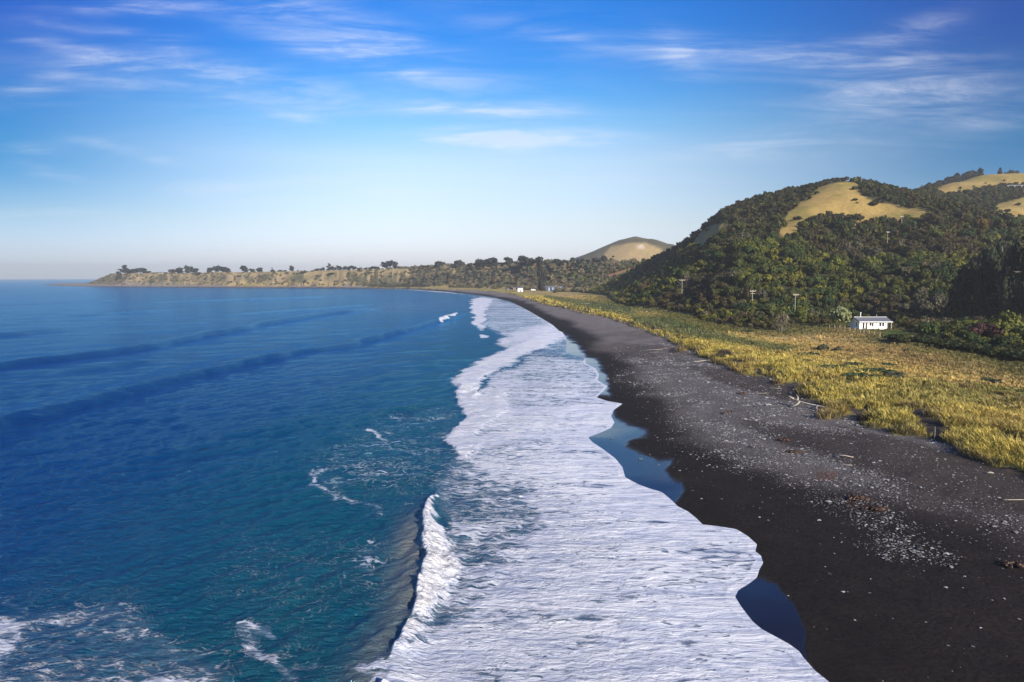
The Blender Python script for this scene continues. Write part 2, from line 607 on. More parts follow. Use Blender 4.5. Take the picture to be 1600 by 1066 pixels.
def land_fields(x, y):
    x = np.asarray(x)
    """height and the fields that paint the land, for arrays of ground points"""
    f = {}
    s = sdf(x, y, SHORE, LAND_CLOSE)
    s2 = sdf(x, y, SHORE2, LAND_CLOSE)
    g = sdf(x, y, MEAD, LAND_CLOSE)
    b = sdf(x, y, BUSH, LAND_CLOSE)
    far = sstep(500, 900, y)
    near_n = fbm(x, y, 9, 4, 3)
    z = np.where(s < 0, np.maximum(0.06 * s, -2.5), 0)
    det = 0.045 * np.maximum(s, 0)
    smo = 0.03 * np.clip(s2, 0, 9) + 1.75 * sstep(5, 26, s2) + 0.006 * np.clip(s2, 0, 60)
    wgt = sstep(1.0, 9.0, s)
    z = z + np.where(s > 0, det * (1 - wgt) + smo * wgt, 0)
    berm = sstep(8, 14, s)
    z += berm * (near_n - 0.5) * 0.5 * (1 - sstep(0, 4, g))
    dune = sstep(-0.5, 5, g)
    z += dune * (0.75 + 0.9 * (fbm(x, y, 14, 4, 8) - 0.45))
    z += sstep(10, 60, g) * 0.3
    # hills
    h = np.full(x.shape, -50.0, np.float32)
    for i, r in enumerate(RS):
        h = smax(h, ridge_h(x, y, r, (0.42, 0.45, 0.45, 0.34, 0.42, 0.5)[i]), 8.0)
    h += (fbm(x, y, 75, 4, 21) - 0.5) * 16 * sstep(5, 60, h) * (1 - 0.7 * sstep(60, 100, h))
    cap = 3.5 + np.interp(y, [0, 240, 360, 2000], [.6, .6, .36, .36]) * np.maximum(b, 0) + 0.0045 * np.maximum(b, 0) ** 2
    h = np.minimum(h, cap)
    hs = np.maximum(smax(ridge_h(x, y, SMALL, 0.42), ridge_h(x, y, SMALL2, 0.42), 10), 0)
    hs += (fbm(x, y, 160, 4, 33) - 0.5) * 10 * sstep(20, 70, hs)
    # bay bluff and plateau
    u = x / np.maximum(y, 1)
    P = np.interp(u, [-0.62, -0.3, -0.12, 0.1, 0.4], [24, 28, 36, 36, 40])
    foot = np.interp(y, [700, 1000, 1250, 4000], [130, 52, 34, 34])
    wid = np.interp(y, [700, 1000, 1250, 4000], [220, 90, 42, 42])
    q = (s2 - foot + 14 * (fbm(x, y, 60, 3, 5) - 0.5)) / wid
    bl = P * sstep(0, 1, q) * sstep(560, 900, y) * sstep(-0.628, -0.575, u)
    bl *= 0.9 + 0.22 * (fbm(x, y, 220, 3, 51))
    bl *= 1 - 0.30 * np.clip(q * (1 - q) * 4, 0, 1) * sstep(.4, .7, fbm(x, y * .3, 16, 3, 68))
    z = np.maximum(z, 0) + np.minimum(z, 0)
    land = s > 0
    hh = (np.maximum(h - 3.5, 0) ** 4 + np.maximum(hs - 3.5, 0) ** 4 + bl ** 4 + 1e-9) ** 0.25
    z = np.where(land & (s2 > 12), z + hh, z)
    f.update(s=s, s2=s2, g=g, b=b, z=z, hill=h, small=hs, bluff=bl)
    return f


# polar grids about the camera's foot: finer close by
def rows(r0, r1, da, cap):
    r = [r0]
    while r[-1] < r1:
        q = r[-1]
        r.append(q + min(da * (q * q + 400) / 20.0, cap * q))
    return np.array(r)


LR = rows(22.0, 4600.0, 0.0014, 0.009)
LA = np.linspace(rad(-46), rad(48), 1000)
lr, la = np.meshgrid(LR, LA, indexing='ij')
LX = (lr * np.sin(la)).astype(np.float32)
LY = (lr * np.cos(la)).astype(np.float32)
F = land_fields(LX, LY)
LZ = F['z'].astype(np.float32)


def sample(field, x, y):
    r = np.hypot(x, y)
    a = np.arctan2(x, y)
    fi = np.interp(r, LR, np.arange(len(LR)))
    fj = (a - LA[0]) / (LA[1] - LA[0])
    i = np.clip(fi.astype(int), 0, len(LR) - 2)
    j = np.clip(np.floor(fj).astype(int), 0, len(LA) - 2)
    ti = np.clip(fi - i, 0, 1)
    tj = np.clip(fj - j, 0, 1)
    return (field[i, j] * (1 - ti) * (1 - tj) + field[i + 1, j] * ti * (1 - tj) + field[i, j + 1] * (1 - ti) * tj + field[i + 1, j + 1] * ti * tj)


def gz(x, y):
    return float(sample(LZ, np.array([x]), np.array([y]))[0])


def ground_at(px, py, zguess=3.4):
    """where the ray through (px, py) first meets the land"""
    cx = (px - 800) / FOC
    cz = -(py - 533) / FOC
    dy = math.cos(PITCH) + cz * math.sin(PITCH)
    dz = -math.sin(PITCH) + cz * math.cos(PITCH)
    t = np.exp(np.linspace(math.log(25), math.log(4000), 4000))
    z = sample(LZ, cx * t, dy * t)
    k = np.argmax(z > CAM_H + dz * t)
    return float(cx * t[k]), float(dy * t[k]), float(z[k])


# horizon angle seen from the camera, per direction, for leaving out what the land hides
ELV = (LZ - CAM_H) / lr
HMAX = np.maximum.accumulate(ELV, axis=0)

# ------------------------------------------------------------------ land colours
PX, PY = proj(LX, LY, LZ)
wx = (fbm(LX, LY, 12, 3, 70) - 0.5)
GRASS_POLYS = [
    [(1328, 282), (1285, 289), (1260, 308), (1230, 334), (1219, 346), (1222, 376), (1243, 364), (1262, 344), (1290, 338), (1345, 338),
     (1330, 359), (1362, 347), (1400, 350), (1430, 342), (1464, 330), (1440, 327), (1394, 323), (1362, 317), (1344, 303), (1340, 286)],
    [(1078, 386), (1090, 366), (1115, 352), (1150, 339), (1146, 352), (1118, 370), (1098, 388)],
    [(1162, 388), (1178, 385), (1174, 396), (1160, 398)], [(1050, 400), (1062, 392), (1060, 404)],
    [(1456, 297), (1500, 276), (1545, 266), (1640, 262), (1640, 284), (1560, 291), (1500, 302), (1476, 306)],
    [(1548, 322), (1640, 300), (1640, 345), (1575, 345)],
    [(1110, 498), (1110, 494), (1130, 494), (1130, 498)], [(1188, 470), (1218, 469), (1222, 477), (1200, 478)],
]
grassm = np.zeros(LX.shape, np.float32)
wpx = PX + wx * 700 * 8 / np.maximum(lr, 50)
wpy = PY + (fbm(LX, LY, 14, 3, 71) - 0.5) * 700 * 5 / np.maximum(lr, 50)
for p in GRASS_POLYS:
    grassm = np.maximum(grassm, psoft(wpx, wpy, p, 2.0))
small_m = (F['small'] > 25) & (LY > 1300)
small_grass = psoft(PX, PY, [(940, 402), (955, 386), (985, 380), (1010, 380), (1030, 388), (1044, 400), (1036, 411), (950, 411)], 2.5) * small_m
small_grass *= 1.0
field_m = psoft(PX, PY, [(945, 431), (975, 421), (1010, 416), (1060, 414), (1010, 424), (980, 430), (950, 434)], 1.5) * (LY > 700)
FIELD = field_m
grassm = np.maximum(grassm, small_grass)
plateau = (F['bluff'] > 0.82 * 24) & (LY > 900)


def lerp3(c, m, col):
    return c * (1 - m[..., None]) + np.array(col, np.float32) * m[..., None]


s, g, b, s2 = F['s'], F['g'], F['b'], F['s2']
col = np.zeros(LX.shape + (3,), np.float32) + np.array((0.019, 0.015, 0.013), np.float32)
n1 = fbm(LX, LY, 30, 5, 12)
n2 = fbm(LX * 0.4 + LY * 0.1, LY * 0.12, 4, 5, 13)
bst = np.interp(LY, [35, 60, 95], [17, 11, 6])
berm = sstep(0, 7, s - bst + 8 * (n1 - .5)) * (1 - sstep(-1, 2, g))
col = lerp3(col, berm * 0.9, (0.054, 0.044, 0.038))
col = lerp3(col, berm * sstep(.48, .64, n2) * .85 * sstep(40, 75, LY), (0.135, 0.122, 0.115))
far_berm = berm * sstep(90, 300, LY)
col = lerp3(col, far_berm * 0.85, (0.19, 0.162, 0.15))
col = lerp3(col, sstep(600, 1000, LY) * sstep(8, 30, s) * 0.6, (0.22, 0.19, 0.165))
rust = berm * sstep(0.55, 0.72, fbm(LX, LY, 9, 4, 91)) * sstep(11, 16, s)
for (rx, ry, rr) in [(1057, 590, 16), (1010, 563, 10), (1185, 655, 30), (1140, 645, 26), (1350, 785, 34), (1375, 795, 16), (1225, 705, 24), (1290, 745, 22)]:
    d = np.hypot((PX - rx) / rr, (PY - ry) / (rr * .45))
    rust = np.maximum(rust * 0.6, 0.9 * sstep(1.2, 0.3, d + 1.1 * (fbm(LX, LY, 2.5, 3, 92) - .5)))
col = lerp3(col, rust * 0.7, (0.12, 0.055, 0.03))
# damp sand is darker and smoother
wet = np.zeros(LX.shape, np.float32)
WET = [[(1150, 905), (1185, 902), (1212, 910), (1240, 940), (1256, 985), (1262, 1050), (1275, 1100), (1230, 1100), (1100, 1000), (1100, 915)],
       [(955, 640), (972, 655), (985, 662), (1008, 672), (1012, 680), (985, 690), (982, 698), (1005, 708), (1030, 722), (1052, 718), (1042, 735), (1050, 750), (1066, 755), (1066, 775),
        (1055, 790), (1000, 780), (900, 690), (940, 650)],
       [(880, 520), (905, 540), (918, 556), (932, 560), (945, 580), (952, 598), (955, 620), (900, 620), (860, 540)]]
for p in WET:
    wet = np.maximum(wet, psoft(PX + 16 * (fbm(LX, LY, 3, 4, 95) - .5), PY + 9 * (fbm(LX, LY, 3, 4, 96) - .5), p, 5.0))
wet = np.maximum(wet, sstep(0.7, 0.0, s)) * (s > -1)
damp = np.maximum(sstep(9, 2, s2 + 5 * (n1 - .5)) * 0.6, wet)
col *= (1 - 0.45 * damp)[..., None]
gravel = sstep(0, 9, s - bst + 9 * (n2 - .5)) * (1 - sstep(-1, 2, g)) * np.clip(sstep(0.43, 0.62, n2) + 0.25 * sstep(0.4, .6, n1), 0, 1) * (1 - 0.45 * sstep(-6, -1, g))
for poly, dd in [([(1100, 675), (1120, 665), (1165, 680), (1195, 705), (1180, 745), (1140, 735), (1105, 700)], 1.0),
                 ([(1010, 590), (985, 575), (1020, 560), (1060, 590), (1100, 625), (1080, 640)], .9),
                 ([(1330, 850), (1380, 835), (1500, 870), (1480, 885), (1380, 870)], 0.9),
                 ([(1240, 700), (1300, 740), (1400, 800), (1460, 850), (1400, 855), (1250, 780)], .7),
                 ([(1000, 560), (1200, 620), (1230, 700), (1150, 650), (960, 590)], .6)]:
    gravel = np.maximum(gravel, dd * psoft(PX + 30 * (n1 - .5), PY + 20 * (n2 - .5), poly, 12))
# meadow
m_near = sstep(-0.3, 1.2, g) * (1 - sstep(560, 1000, LY))
mead = sstep(-0.3, 1.2, g)
nA = fbm(LX, LY, 26, 5, 41)
nB = fbm(LX, LY, 7, 4, 43)
edge = sstep(34, 4, g + 22 * (nA - .5)) * sstep(1100, 800, LY)
mc = np.zeros_like(col) + np.array((0.34, 0.255, 0.10), np.float32)
mc = lerp3(mc, edge, (0.35, 0.30, 0.072))
mc = lerp3(mc, sstep(0.53, 0.68, nA) * (1 - 0.6 * edge), (0.19, 0.18, 0.05))
mc = lerp3(mc, sstep(0.56, 0.72, nB) * 0.5, (0.21, 0.14, 0.065))
mc = lerp3(mc, sstep(26, 6, -b + 16 * (nA - .5)) * 0.8 * sstep(1000, 330, LY), (0.055, 0.07, 0.02))
grn = psoft(PX + 12 * (nB - .5) * 2, PY + 3 * (nB - .5), [(985, 492), (1040, 497), (1100, 515), (1160, 530), (1250, 545), (1230, 552), (1150, 540), (1080, 530), (1030, 518), (985, 505)], 5)
grn = np.maximum(grn, psoft(PX + 12 * (nB - .5), PY, [(850, 461), (920, 470), (985, 482), (1000, 495), (960, 492), (900, 478), (850, 466)], 2.5))
mc = lerp3(mc, grn * 0.85, (0.06, 0.085, 0.04))
holes = sstep(.57, .62, fbm(LX, LY, 3.2, 3, 602)) * sstep(8, 6, g)
mc = lerp3(mc, holes, (0.045, 0.038, 0.034))
lawn = psoft(PX, PY, [(1385, 518), (1395, 516), (1425, 521), (1432, 527), (1400, 528), (1380, 523)], 2)
mc = lerp3(mc, lawn, (0.07, 0.10, 0.015))
col = lerp3(col, mead, (0, 0, 0)) + mc * mead[..., None]
bushm = sstep(-1, 3, b) * (1 - grassm) * (1 - FIELD)
col = lerp3(col, bushm, (0.035, 0.036, 0.016))
bl_g = (sstep(3, 10, F['bluff']) * (LY > 800)).astype(np.float32)
col = lerp3(col, bl_g * (1 - bushm), (0.15, 0.12, 0.068))
col = lerp3(col, bl_g * sstep(0.48, 0.6, fbm(LX, LY, 45, 4, 66)) * sstep(1.0, .8, F['bluff'] / 24.0), (0.075, 0.075, 0.04))
# steep cut faces on the headland show bare clay
gr = np.hypot(*np.gradient(LZ, axis=(0, 1)))
gul = fbm(LX, LY * .3, 11, 4, 67)
col = lerp3(col, bl_g * (LX / LY < -0.1) * sstep(0.56, 0.68, gul) * .8, (0.28, 0.205, 0.125))
col = lerp3(col, bl_g * (LX / LY < -0.1) * sstep(0.46, 0.36, gul) * .8, (0.085, 0.08, 0.045))
col = lerp3(col, ((F['bluff'] > 22) & (LX / LY < -0.02)).astype(np.float32) * 0.9, (0.28, 0.215, 0.105))
hg = lerp3(np.zeros_like(col) + np.array((0.29, 0.205, 0.066), np.float32), sstep(0.45, 0.62, fbm(LX, LY, 24, 5, 77)) * .7, (0.19, 0.16, 0.042))
col = col * (1 - grassm[..., None]) + hg * grassm[..., None]
col = lerp3(col, small_m * (1 - small_grass) * (0.5 + .5 * sstep(.4, .6, fbm(LX, LY, 40, 5, 78))), (0.10, 0.085, 0.04))
col = lerp3(col, small_grass * 0.8, (0.36, 0.26, 0.115))
scar = psoft(PX, PY, [(994, 384), (1004, 382), (1008, 388), (998, 389)], 1.5) * small_m
col = lerp3(col, scar, (0.5, 0.4, 0.28))
col = lerp3(col, FIELD, (0.27, 0.15, 0.07))
vary = 0.8 + 0.4 * fbm(LX, LY, 3.0, 4, 88)
col *= vary[..., None]

m, t, bs, out = new_mat('land_surface')
geo = t.node('ShaderNodeNewGeometry')
P = geo.outputs['Position']
base = t.attr('col', True)
grav = t.attr('gravel')
wetn = t.attr('wet')
fine = t.noise(P, 3.2, 6, 0.65)
fine2 = t.noise(P, 0.5, 5, 0.6)
fv = t.math('MULTIPLY', t.ramp(fine, 0.3, 0.7, 0.72, 1.28), t.ramp(fine2, 0.3, 0.7, 0.85, 1.15))
vm = t.node('ShaderNodeVectorMath', operation='SCALE')
t.l.new(base, vm.inputs[0])
t.l.new(fv, vm.inputs['Scale'])
vor = t.node('ShaderNodeTexVoronoi')
vor.inputs['Scale'].default_value = 5.5
t.l.new(P, vor.inputs['Vector'])
vs = t.node('ShaderNodeSeparateColor')
t.l.new(vor.outputs['Color'], vs.inputs[0])
pick = t.math('GREATER_THAN', t.math('MULTIPLY', grav, 0.72), vs.outputs[0])
peb = t.math('MULTIPLY', pick, t.ramp(vor.outputs['Distance'], 0.42, 0.25))
gcol = t.mix(t.math('POWER', vs.outputs[1], 2.5), (0.10, 0.092, 0.088, 1), (0.42, 0.40, 0.39, 1))
c2 = t.mix(peb, vm.outputs[0], gcol)
t.l.new(c2, bs.inputs['Base Color'])
t.l.new(t.math('SUBTRACT', 0.92, t.math('MULTIPLY', wetn, 0.80)), bs.inputs['Roughness'])
t.l.new(t.math('MULTIPLY_ADD', wetn, 0.45, 0.12), bs.inputs['Specular IOR Level'])
bn = t.node('ShaderNodeBump')
hgt = t.math('ADD', t.math('MULTIPLY', fine, t.math('SUBTRACT', 1.0, t.math('MULTIPLY', wetn, 0.985))), t.math('MULTIPLY', peb, 0.6))
t.l.new(hgt, bn.inputs['Height'])
bn.inputs['Distance'].default_value = 0.12
bn.inputs['Strength'].default_value = 0.7
t.l.new(bn.outputs[0], bs.inputs['Normal'])
M_LAND = m

nr, nc = LX.shape
idx = np.arange(nr * nc).reshape(nr, nc)
quads = np.stack([idx[:-1, :-1], idx[:-1, 1:], idx[1:, 1:], idx[1:, :-1]], -1)
cs = lambda A: A[:-1, :-1]
vis = cs(s) > -12
zone = np.zeros(vis.shape, int)
zone[cs(g) > 0] = 1
zone[(cs(b) > 0) & (cs(LY) < 1300)] = 2
zone[(cs(F['bluff']) > 3) & (cs(LY) > 800) & (cs(F['small']) < 25)] = 3


def sub_mesh(name, mask, mat, smooth=True):
    q = quads[mask].reshape(-1, 4)
    used, inv = np.unique(q, return_inverse=True)
    V = np.stack([LX.ravel()[used], LY.ravel()[used], LZ.ravel()[used]], -1)
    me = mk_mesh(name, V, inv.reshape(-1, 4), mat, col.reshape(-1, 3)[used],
                 {'gravel': gravel.ravel()[used], 'wet': wet.ravel()[used]}, smooth)
    return link(name, me)


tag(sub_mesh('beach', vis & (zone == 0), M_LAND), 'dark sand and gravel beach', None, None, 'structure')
tag(sub_mesh('ground', vis & (zone == 1), M_LAND), 'flat grassy ground behind the beach', None, None, 'structure')
tag(sub_mesh('hills', vis & (zone == 2), M_LAND), 'bush covered coastal hills with bare grass spurs', None, None, 'structure')
tag(sub_mesh('headland', vis & (zone == 3), M_LAND), 'low cliffed headland and bay terrace', None, None, 'structure')

# ------------------------------------------------------------------ the sea
SR = rows(22.0, 8600.0, 0.0011, 0.011)
SA = np.linspace(rad(-47), rad(40), 1150)
sr, sa = np.meshgrid(SR, SA, indexing='ij')
SX = (sr * np.sin(sa)).astype(np.float32)
SY = (sr * np.cos(sa)).astype(np.float32)
ss = sdf(SX, SY, SHORE, LAND_CLOSE)
ss2 = sdf(SX, SY, SHORE2, LAND_CLOSE)
calm = sstep(0.3, 9, -ss)
WV = np.zeros(SX.shape, np.float32)
SZ = np.full(SX.shape, 0.02, np.float32)
rr_ = np.random.default_rng(5)
for k in range(46):
    L = 0.9 * 1.11 ** k * (0.9 + 0.2 * rr_.random())
    if L > 45:
        break
    th = rad(-28) + rr_.normal() * 0.55
    amp = (0.0125 if L < 4 else 0.0050) * L ** 0.5 * (0.6 + 0.8 * rr_.random())
    dr = np.minimum(0.0011 * (sr * sr + 400) / 20, 0.011 * sr)
    fade = sstep(0.55, 0.22, dr / L)
    mod = 0.35 + 1.3 * vnoise(SX / (L * 5) + k * 3.1, SY / (L * 5) - k, 200 + k)
    ph = rr_.random() * 6.28
    WV += amp * fade * mod * calm * np.sin(2 * PI / L * (SX * math.cos(th) + SY * math.sin(th)) + ph + 2.2 * vnoise(SX / (L * 7), SY / (L * 7), 300 + k))

SWELLS = [  # px line of the crest, height, back width, front width
    ([(-500, 860), (-150, 715), (0, 655), (120, 628), (200, 607), (300, 583), (380, 565), (450, 550), (520, 540), (600, 528)], .75, 7.5, 3.4, 25, 45),
    ([(500, 546), (540, 538), (590, 524), (640, 512), (690, 498), (722, 488)], 0.85, 6, 3.0, 25, 12),
    ([(-300, 615), (0, 569), (125, 554), (225, 539), (300, 525), (400, 506), (480, 493), (540, 486), (620, 476)], .75, 11, 5, 30, 60),
    ([(-200, 540), (0, 520), (75, 512), (175, 506), (250, 501)], .7, 12, 8, 40, 60),
    ([(60, 499), (85, 495), (200, 487), (275, 482), (340, 478)], .6, 14, 8, 60, 60),
    ([(-100, 600), (0, 592), (200, 565), (350, 552), (430, 545)], .3, 8, 5, 30, 30),
    ([(300, 495), (400, 488), (520, 480), (600, 472)], .5, 14, 8, 60, 60),
    ([(100, 475), (300, 470), (500, 464), (620, 460)], .5, 16, 10, 90, 90),
    ([(-100, 480), (100, 472), (260, 466)], .5, 16, 10, 90, 90),
    ([(-100, 800), (150, 740), (330, 690), (480, 650), (560, 628)], .16, 5, 4, 12, 12),
    ([(560, 655), (600, 642), (650, 632), (700, 622)], .35, 3, 1.8, 6, 6),
    ([(500, 620), (600, 585), (700, 560), (740, 545)], .18, 5, 4, 12, 12),
]
for line, hgt_, wb, wf, tap0, tap1 in SWELLS:
    wf *= .72
    pts = [unp(a, c, hgt_ * .5) for a, c in line]
    xs = [p[0] for p in pts]
    ys = [p[1] for p in pts]
    mm = (SX > min(xs) - 60) & (SX < max(xs) + 60) & (SY > min(ys) - 60) & (SY < max(ys) + 60)
    d, tt, sd_, Ltot = seg_dist(SX[mm] + 1.6 * (fbm(SX[mm], SY[mm], 24, 3, 9) - .5), SY[mm], pts, want_t=True)
    fr = sd_ < 0
    prof = np.where(fr, np.exp(-(d / wf) ** 2), np.exp(-(d / wb) ** 2)) - 0.25 * np.exp(-((np.where(fr, d, 99) - wf * 2) / wf) ** 2)
    SZ[mm] += 1.3 * hgt_ * prof * sstep(0, tap0 * 1.6, tt) * sstep(0, tap1 * 1.7, Ltot - tt) * (0.55 + 0.9 * fbm(tt, tt * .37 + hgt_ * 50, 38, 3, 10))

SPX, SPY = proj(SX, SY, SX * 0)
wn1 = fbm(SX, SY, 3.5, 4, 61) - .5
wn2 = fbm(SX, SY, 3.5, 4, 62) - .5
k_ = 1500.0 / np.maximum(sr, 30)
wl1 = (fbm(SX, SY, 22, 4, 63) - .5) * np.clip(9000 / sr, 3, 34)
QX = SPX + wn1 * k_ * 1.6 + wl1
QY = SPY + wn2 * k_ * 0.9
foam = np.zeros(SX.shape, np.float32)
FOAM = [  # polygon, density, softness
    ([(480, 720), (560, 660), (640, 630), (720, 625), (720, 720), (780, 760), (690, 800), (600, 800), (520, 780)], .24, 22),
    ([(350, 830), (560, 840), (640, 800), (640, 1100), (350, 1100)], .17, 40),
    ([(560, 870), (600, 830), (640, 840), (650, 900), (625, 975), (580, 960)], .42, 18),
    ([(640, 1000), (672, 880), (700, 850), (680, 770), (700, 720), (800, 735), (850, 800), (830, 880), (760, 950), (700, 1000)], .50, 25),
    ([(-60, 965), (60, 935), (200, 935), (270, 975), (340, 1010), (400, 1110), (-60, 1110)], .42, 34),
    ([(-60, 975), (20, 975), (14, 1000), (0, 1040), (-60, 1050)], .62, 12),
    ([(560, 1110), (570, 1040), (640, 1010), (700, 985), (760, 935), (800, 885), (850, 805), (810, 760), (740, 735), (712, 712), (750, 690), (960, 640), (1010, 660), (1120, 760), (1230, 830), (1260, 960), (1500, 1140), (1400, 1160)], .81, 22),
    ([(714, 714), (745, 660), (790, 600), (840, 560), (930, 540), (1000, 640), (980, 720)], .66, 10),
    ([(765, 585), (835, 552), (880, 548), (930, 560), (950, 600), (930, 606), (820, 600), (775, 640)], .60, 8),
    ([(728, 625), (775, 588), (812, 580), (812, 610), (775, 645), (740, 655)], .72, 6),
    ([(790, 628), (940, 615), (900, 630), (800, 642)], .55, 6),
    ([(760, 640), (900, 634), (960, 622), (1000, 634), (990, 665), (900, 675), (760, 690)], .80, 6),
    ([(736, 462), (780, 464), (900, 500), (905, 530), (870, 530), (800, 535), (762, 514)], .52, 8),
    ([(770, 530), (880, 500), (890, 530), (860, 545), (790, 545)], .78, 6),
    ([(835, 553), (868, 534), (884, 528), (925, 560), (900, 566)], .42, 4),
    ([(640, 452.3), (700, 456.3), (735, 462), (700, 458), (640, 453.2)], .75, 1.2),
    ([(560, 451), (640, 452.3), (640, 453.2), (560, 451.8)], .5, 1),
    ([(600, 470), (700, 462), (735, 470), (735, 485), (640, 495), (560, 490)], .22, 8),
]
for poly, dens, soft in FOAM:
    mk = psoft(QX, QY, poly, soft)
    foam = foam * (1 - mk) + dens * mk
BRIGHT = [
    ([(704, 600), (722, 583), (757, 562), (780, 550), (800, 538), (825, 528), (860, 515), (879, 524), (866, 533), (855, 541), (835, 551), (800, 566), (767, 585), (752, 600), (735, 622), (716, 612)], .93, 6, .5),
    ([(716, 600), (745, 615), (785, 612), (790, 640), (772, 660), (750, 674), (745, 695), (720, 720), (700, 708), (694, 686), (714, 665), (722, 650), (712, 622)], .93, 5, .35),
    ([(735, 482), (736, 468), (752, 464), (776, 467), (764, 480), (757, 493), (762, 512), (748, 517), (740, 500)], .90, 4, .7),
    ([(745, 523), (756, 523), (758, 527), (748, 528)], .95, 1.5, .2),
    ([(684, 500), (708, 491), (710, 494), (688, 503)], .9, 1.5, .2),
]
boil = fbm(SX, SY, 1.6, 4, 140)
for poly, dens, soft, hh_ in BRIGHT:
    mk = psoft(QX, QY, poly, soft)
    foam = np.maximum(foam, dens * mk)
    SZ += hh_ * mk * (0.35 + 0.9 * (boil - .3)) * np.minimum(1, 60 / sr + .5)
LINES = [([(488, 742), (490, 760), (515, 775), (560, 790), (600, 802), (645, 790)], 5, .62), ([(570, 672), (590, 680), (600, 687)], 3, .7),
         ([(492, 745), (510, 740)], 5, .6), ([(600, 655), (640, 662), (680, 655), (700, 648)], 4, .5), ([(560, 690), (620, 700), (680, 725)], 4, .5),
         ([(380, 968), (400, 975), (425, 985)], 6, .75), ([(385, 975), (398, 1010), (420, 1035), (450, 1060), (470, 1085)], 11, .62),
         ([(440, 1058), (500, 1050), (560, 1035)], 8, .55), ([(575, 850), (620, 835), (640, 820)], 7, .5), ([(480, 905), (520, 890), (550, 905)], 6, .45),
         ([(0, 940), (80, 960), (160, 990), (240, 1000)], 9, .5), ([(520, 760), (560, 745), (620, 740), (660, 745)], 7, .42)]
for line, wd, dens in LINES:
    xs = [p[0] for p in line]
    ys = [p[1] for p in line]
    mm = (QX > min(xs) - 30) & (QX < max(xs) + 30) & (QY > min(ys) - 30) & (QY < max(ys) + 30)
    if mm.any():
        d = seg_dist(QX[mm], QY[mm], line)
        foam[mm] = np.maximum(foam[mm], dens * 0.8 * np.exp(-(d / (wd * 1.3)) ** 2))

# the near breaker: steep, spilling towards the beach
CR = [unp(a, c, .8) for a, c in [(678, 752), (673, 775), (664, 800), (663, 840), (662, 870), (655, 900), (646, 930), (636, 960), (627, 985), (612, 1020), (592, 1060), (570, 1110)]]
mm = (SX > -35) & (SX < 25) & (SY < 95)
jit = 0.9 * (fbm(SX[mm], SY[mm], 3.2, 4, 77) - .5)
d, tt, sd_, Ltot = seg_dist(SX[mm] + jit, SY[mm], CR, want_t=True)
dd = np.where(sd_ > 0, d, -d)          # line runs towards the camera: left of it is the beach side
env = sstep(-2, 12, tt) * (1 - 0.45 * sstep(Ltot - 17, Ltot - 8, tt))
env_f = sstep(.5, 4, tt) * (1 - sstep(Ltot - 11.5, Ltot - 8, tt))
env_f = env_f + (1 - env_f) * .75 * sstep(.52, .60, fbm(tt, tt * .3, 2.2, 2, 909)) * sstep(0, 2, tt)
hh_ = 0.78
prof = np.where(dd > 0, np.exp(-(dd / 1.0) ** 2), np.exp(-(dd / 3.1) ** 1.6 * np.sign(1)) if False else np.exp(-(np.abs(dd) / 1.9) ** 1.5))
ro = fbm(SX[mm], SY[mm] * 1.8, .9, 5, 160, .6)
wfo = 0.35 + 2.1 * np.exp(-((tt - 0.50 * Ltot) / (0.20 * Ltot)) ** 2) + .8 * (fbm(tt, tt * .2, 1.5, 3, 911) - .5)
roll = sstep(-0.25, 0.15, dd) * sstep(wfo + .7, wfo - .4, dd + 1.2 * (ro - .5))
SZ[mm] += hh_ * env * prof + env_f * roll * (0.30 * np.exp(-np.maximum(dd, 0) / 1.8) + 0.85 * (ro - .38)) 
foam[mm] = np.maximum(foam[mm], roll * np.clip(env_f * 1.3 + .2 * env, 0, 1))
silt = np.zeros(SX.shape, np.float32)
silt[mm] = sstep(0, 14, tt) * env * np.exp(-((dd + 0.8) / 1.3) ** 2)
nb = 1 - env * .75 * sstep(0.1, -0.3, dd) * sstep(-5.0, -1.5, dd)
foam[mm] = foam[mm] * nb

# streaky lumps in the sheet of foam
sheet = sstep(0.45, 0.8, foam) * calm
lump = fbm(SX * 0.30 + 0.05 * SY, SY * 1.5 + SX * .1, 1.7, 5, 170)
SZ += WV * (1 - 0.8 * sheet) + sheet * (lump - .5) * 0.055 * sstep(400, 80, sr)
rim = sstep(-0.30, -0.06, ss) * sstep(0.45, .6, foam)
SZ += 0.02 * np.exp(-((ss + .15) / .15) ** 2)

m, t, bs, out = new_mat('sea_water')
geo = t.node('ShaderNodeNewGeometry')
P = geo.outputs['Position']
fo = t.attr('foam')
si = t.attr('silt')
sh = t.attr('shore')
Pst = t.scaled(P, (0.42, 1.25, 0.5), rad(6))
na = t.noise(Pst, 1.15, 8, 0.62, 0.5)
nb_ = t.noise(t.scaled(P, (0.5, 1.6, 0.5), rad(-4)), 0.33, 4, 0.5, 0.3)
nc_ = t.noise(t.scaled(P, (1.0, 1.6, 1)), 4.5, 6, 0.7, 0.6)
ridge = t.math('ABSOLUTE', t.math('SUBTRACT', na, 0.5))
web = t.noise(t.scaled(P, (0.75, 1.1, 1), rad(20)), 0.62, 7, 0.6, 1.1)
web = t.math('ABSOLUTE', t.math('SUBTRACT', web, 0.5))
wf_ = t.ramp(fo, 0.30, 0.52)
ridge = t.math('ADD', t.math('MULTIPLY', ridge, wf_), t.math('MULTIPLY', web, t.math('SUBTRACT', 1.0, wf_)))
ridge = t.math('ADD', ridge, t.math('MULTIPLY', t.math('SUBTRACT', nc_, 0.5), 0.10))
dens = t.math('ADD', fo, t.math('MULTIPLY', t.math('SUBTRACT', nb_, 0.5), t.math('MULTIPLY', t.ramp(fo, 0.02, 0.3), t.ramp(fo, 1.0, 0.85, 0.3, 0.85))))
big = t.noise(t.scaled(P, (0.45, 1.6, 1), rad(8)), 0.075, 5, 0.6, 0.4)
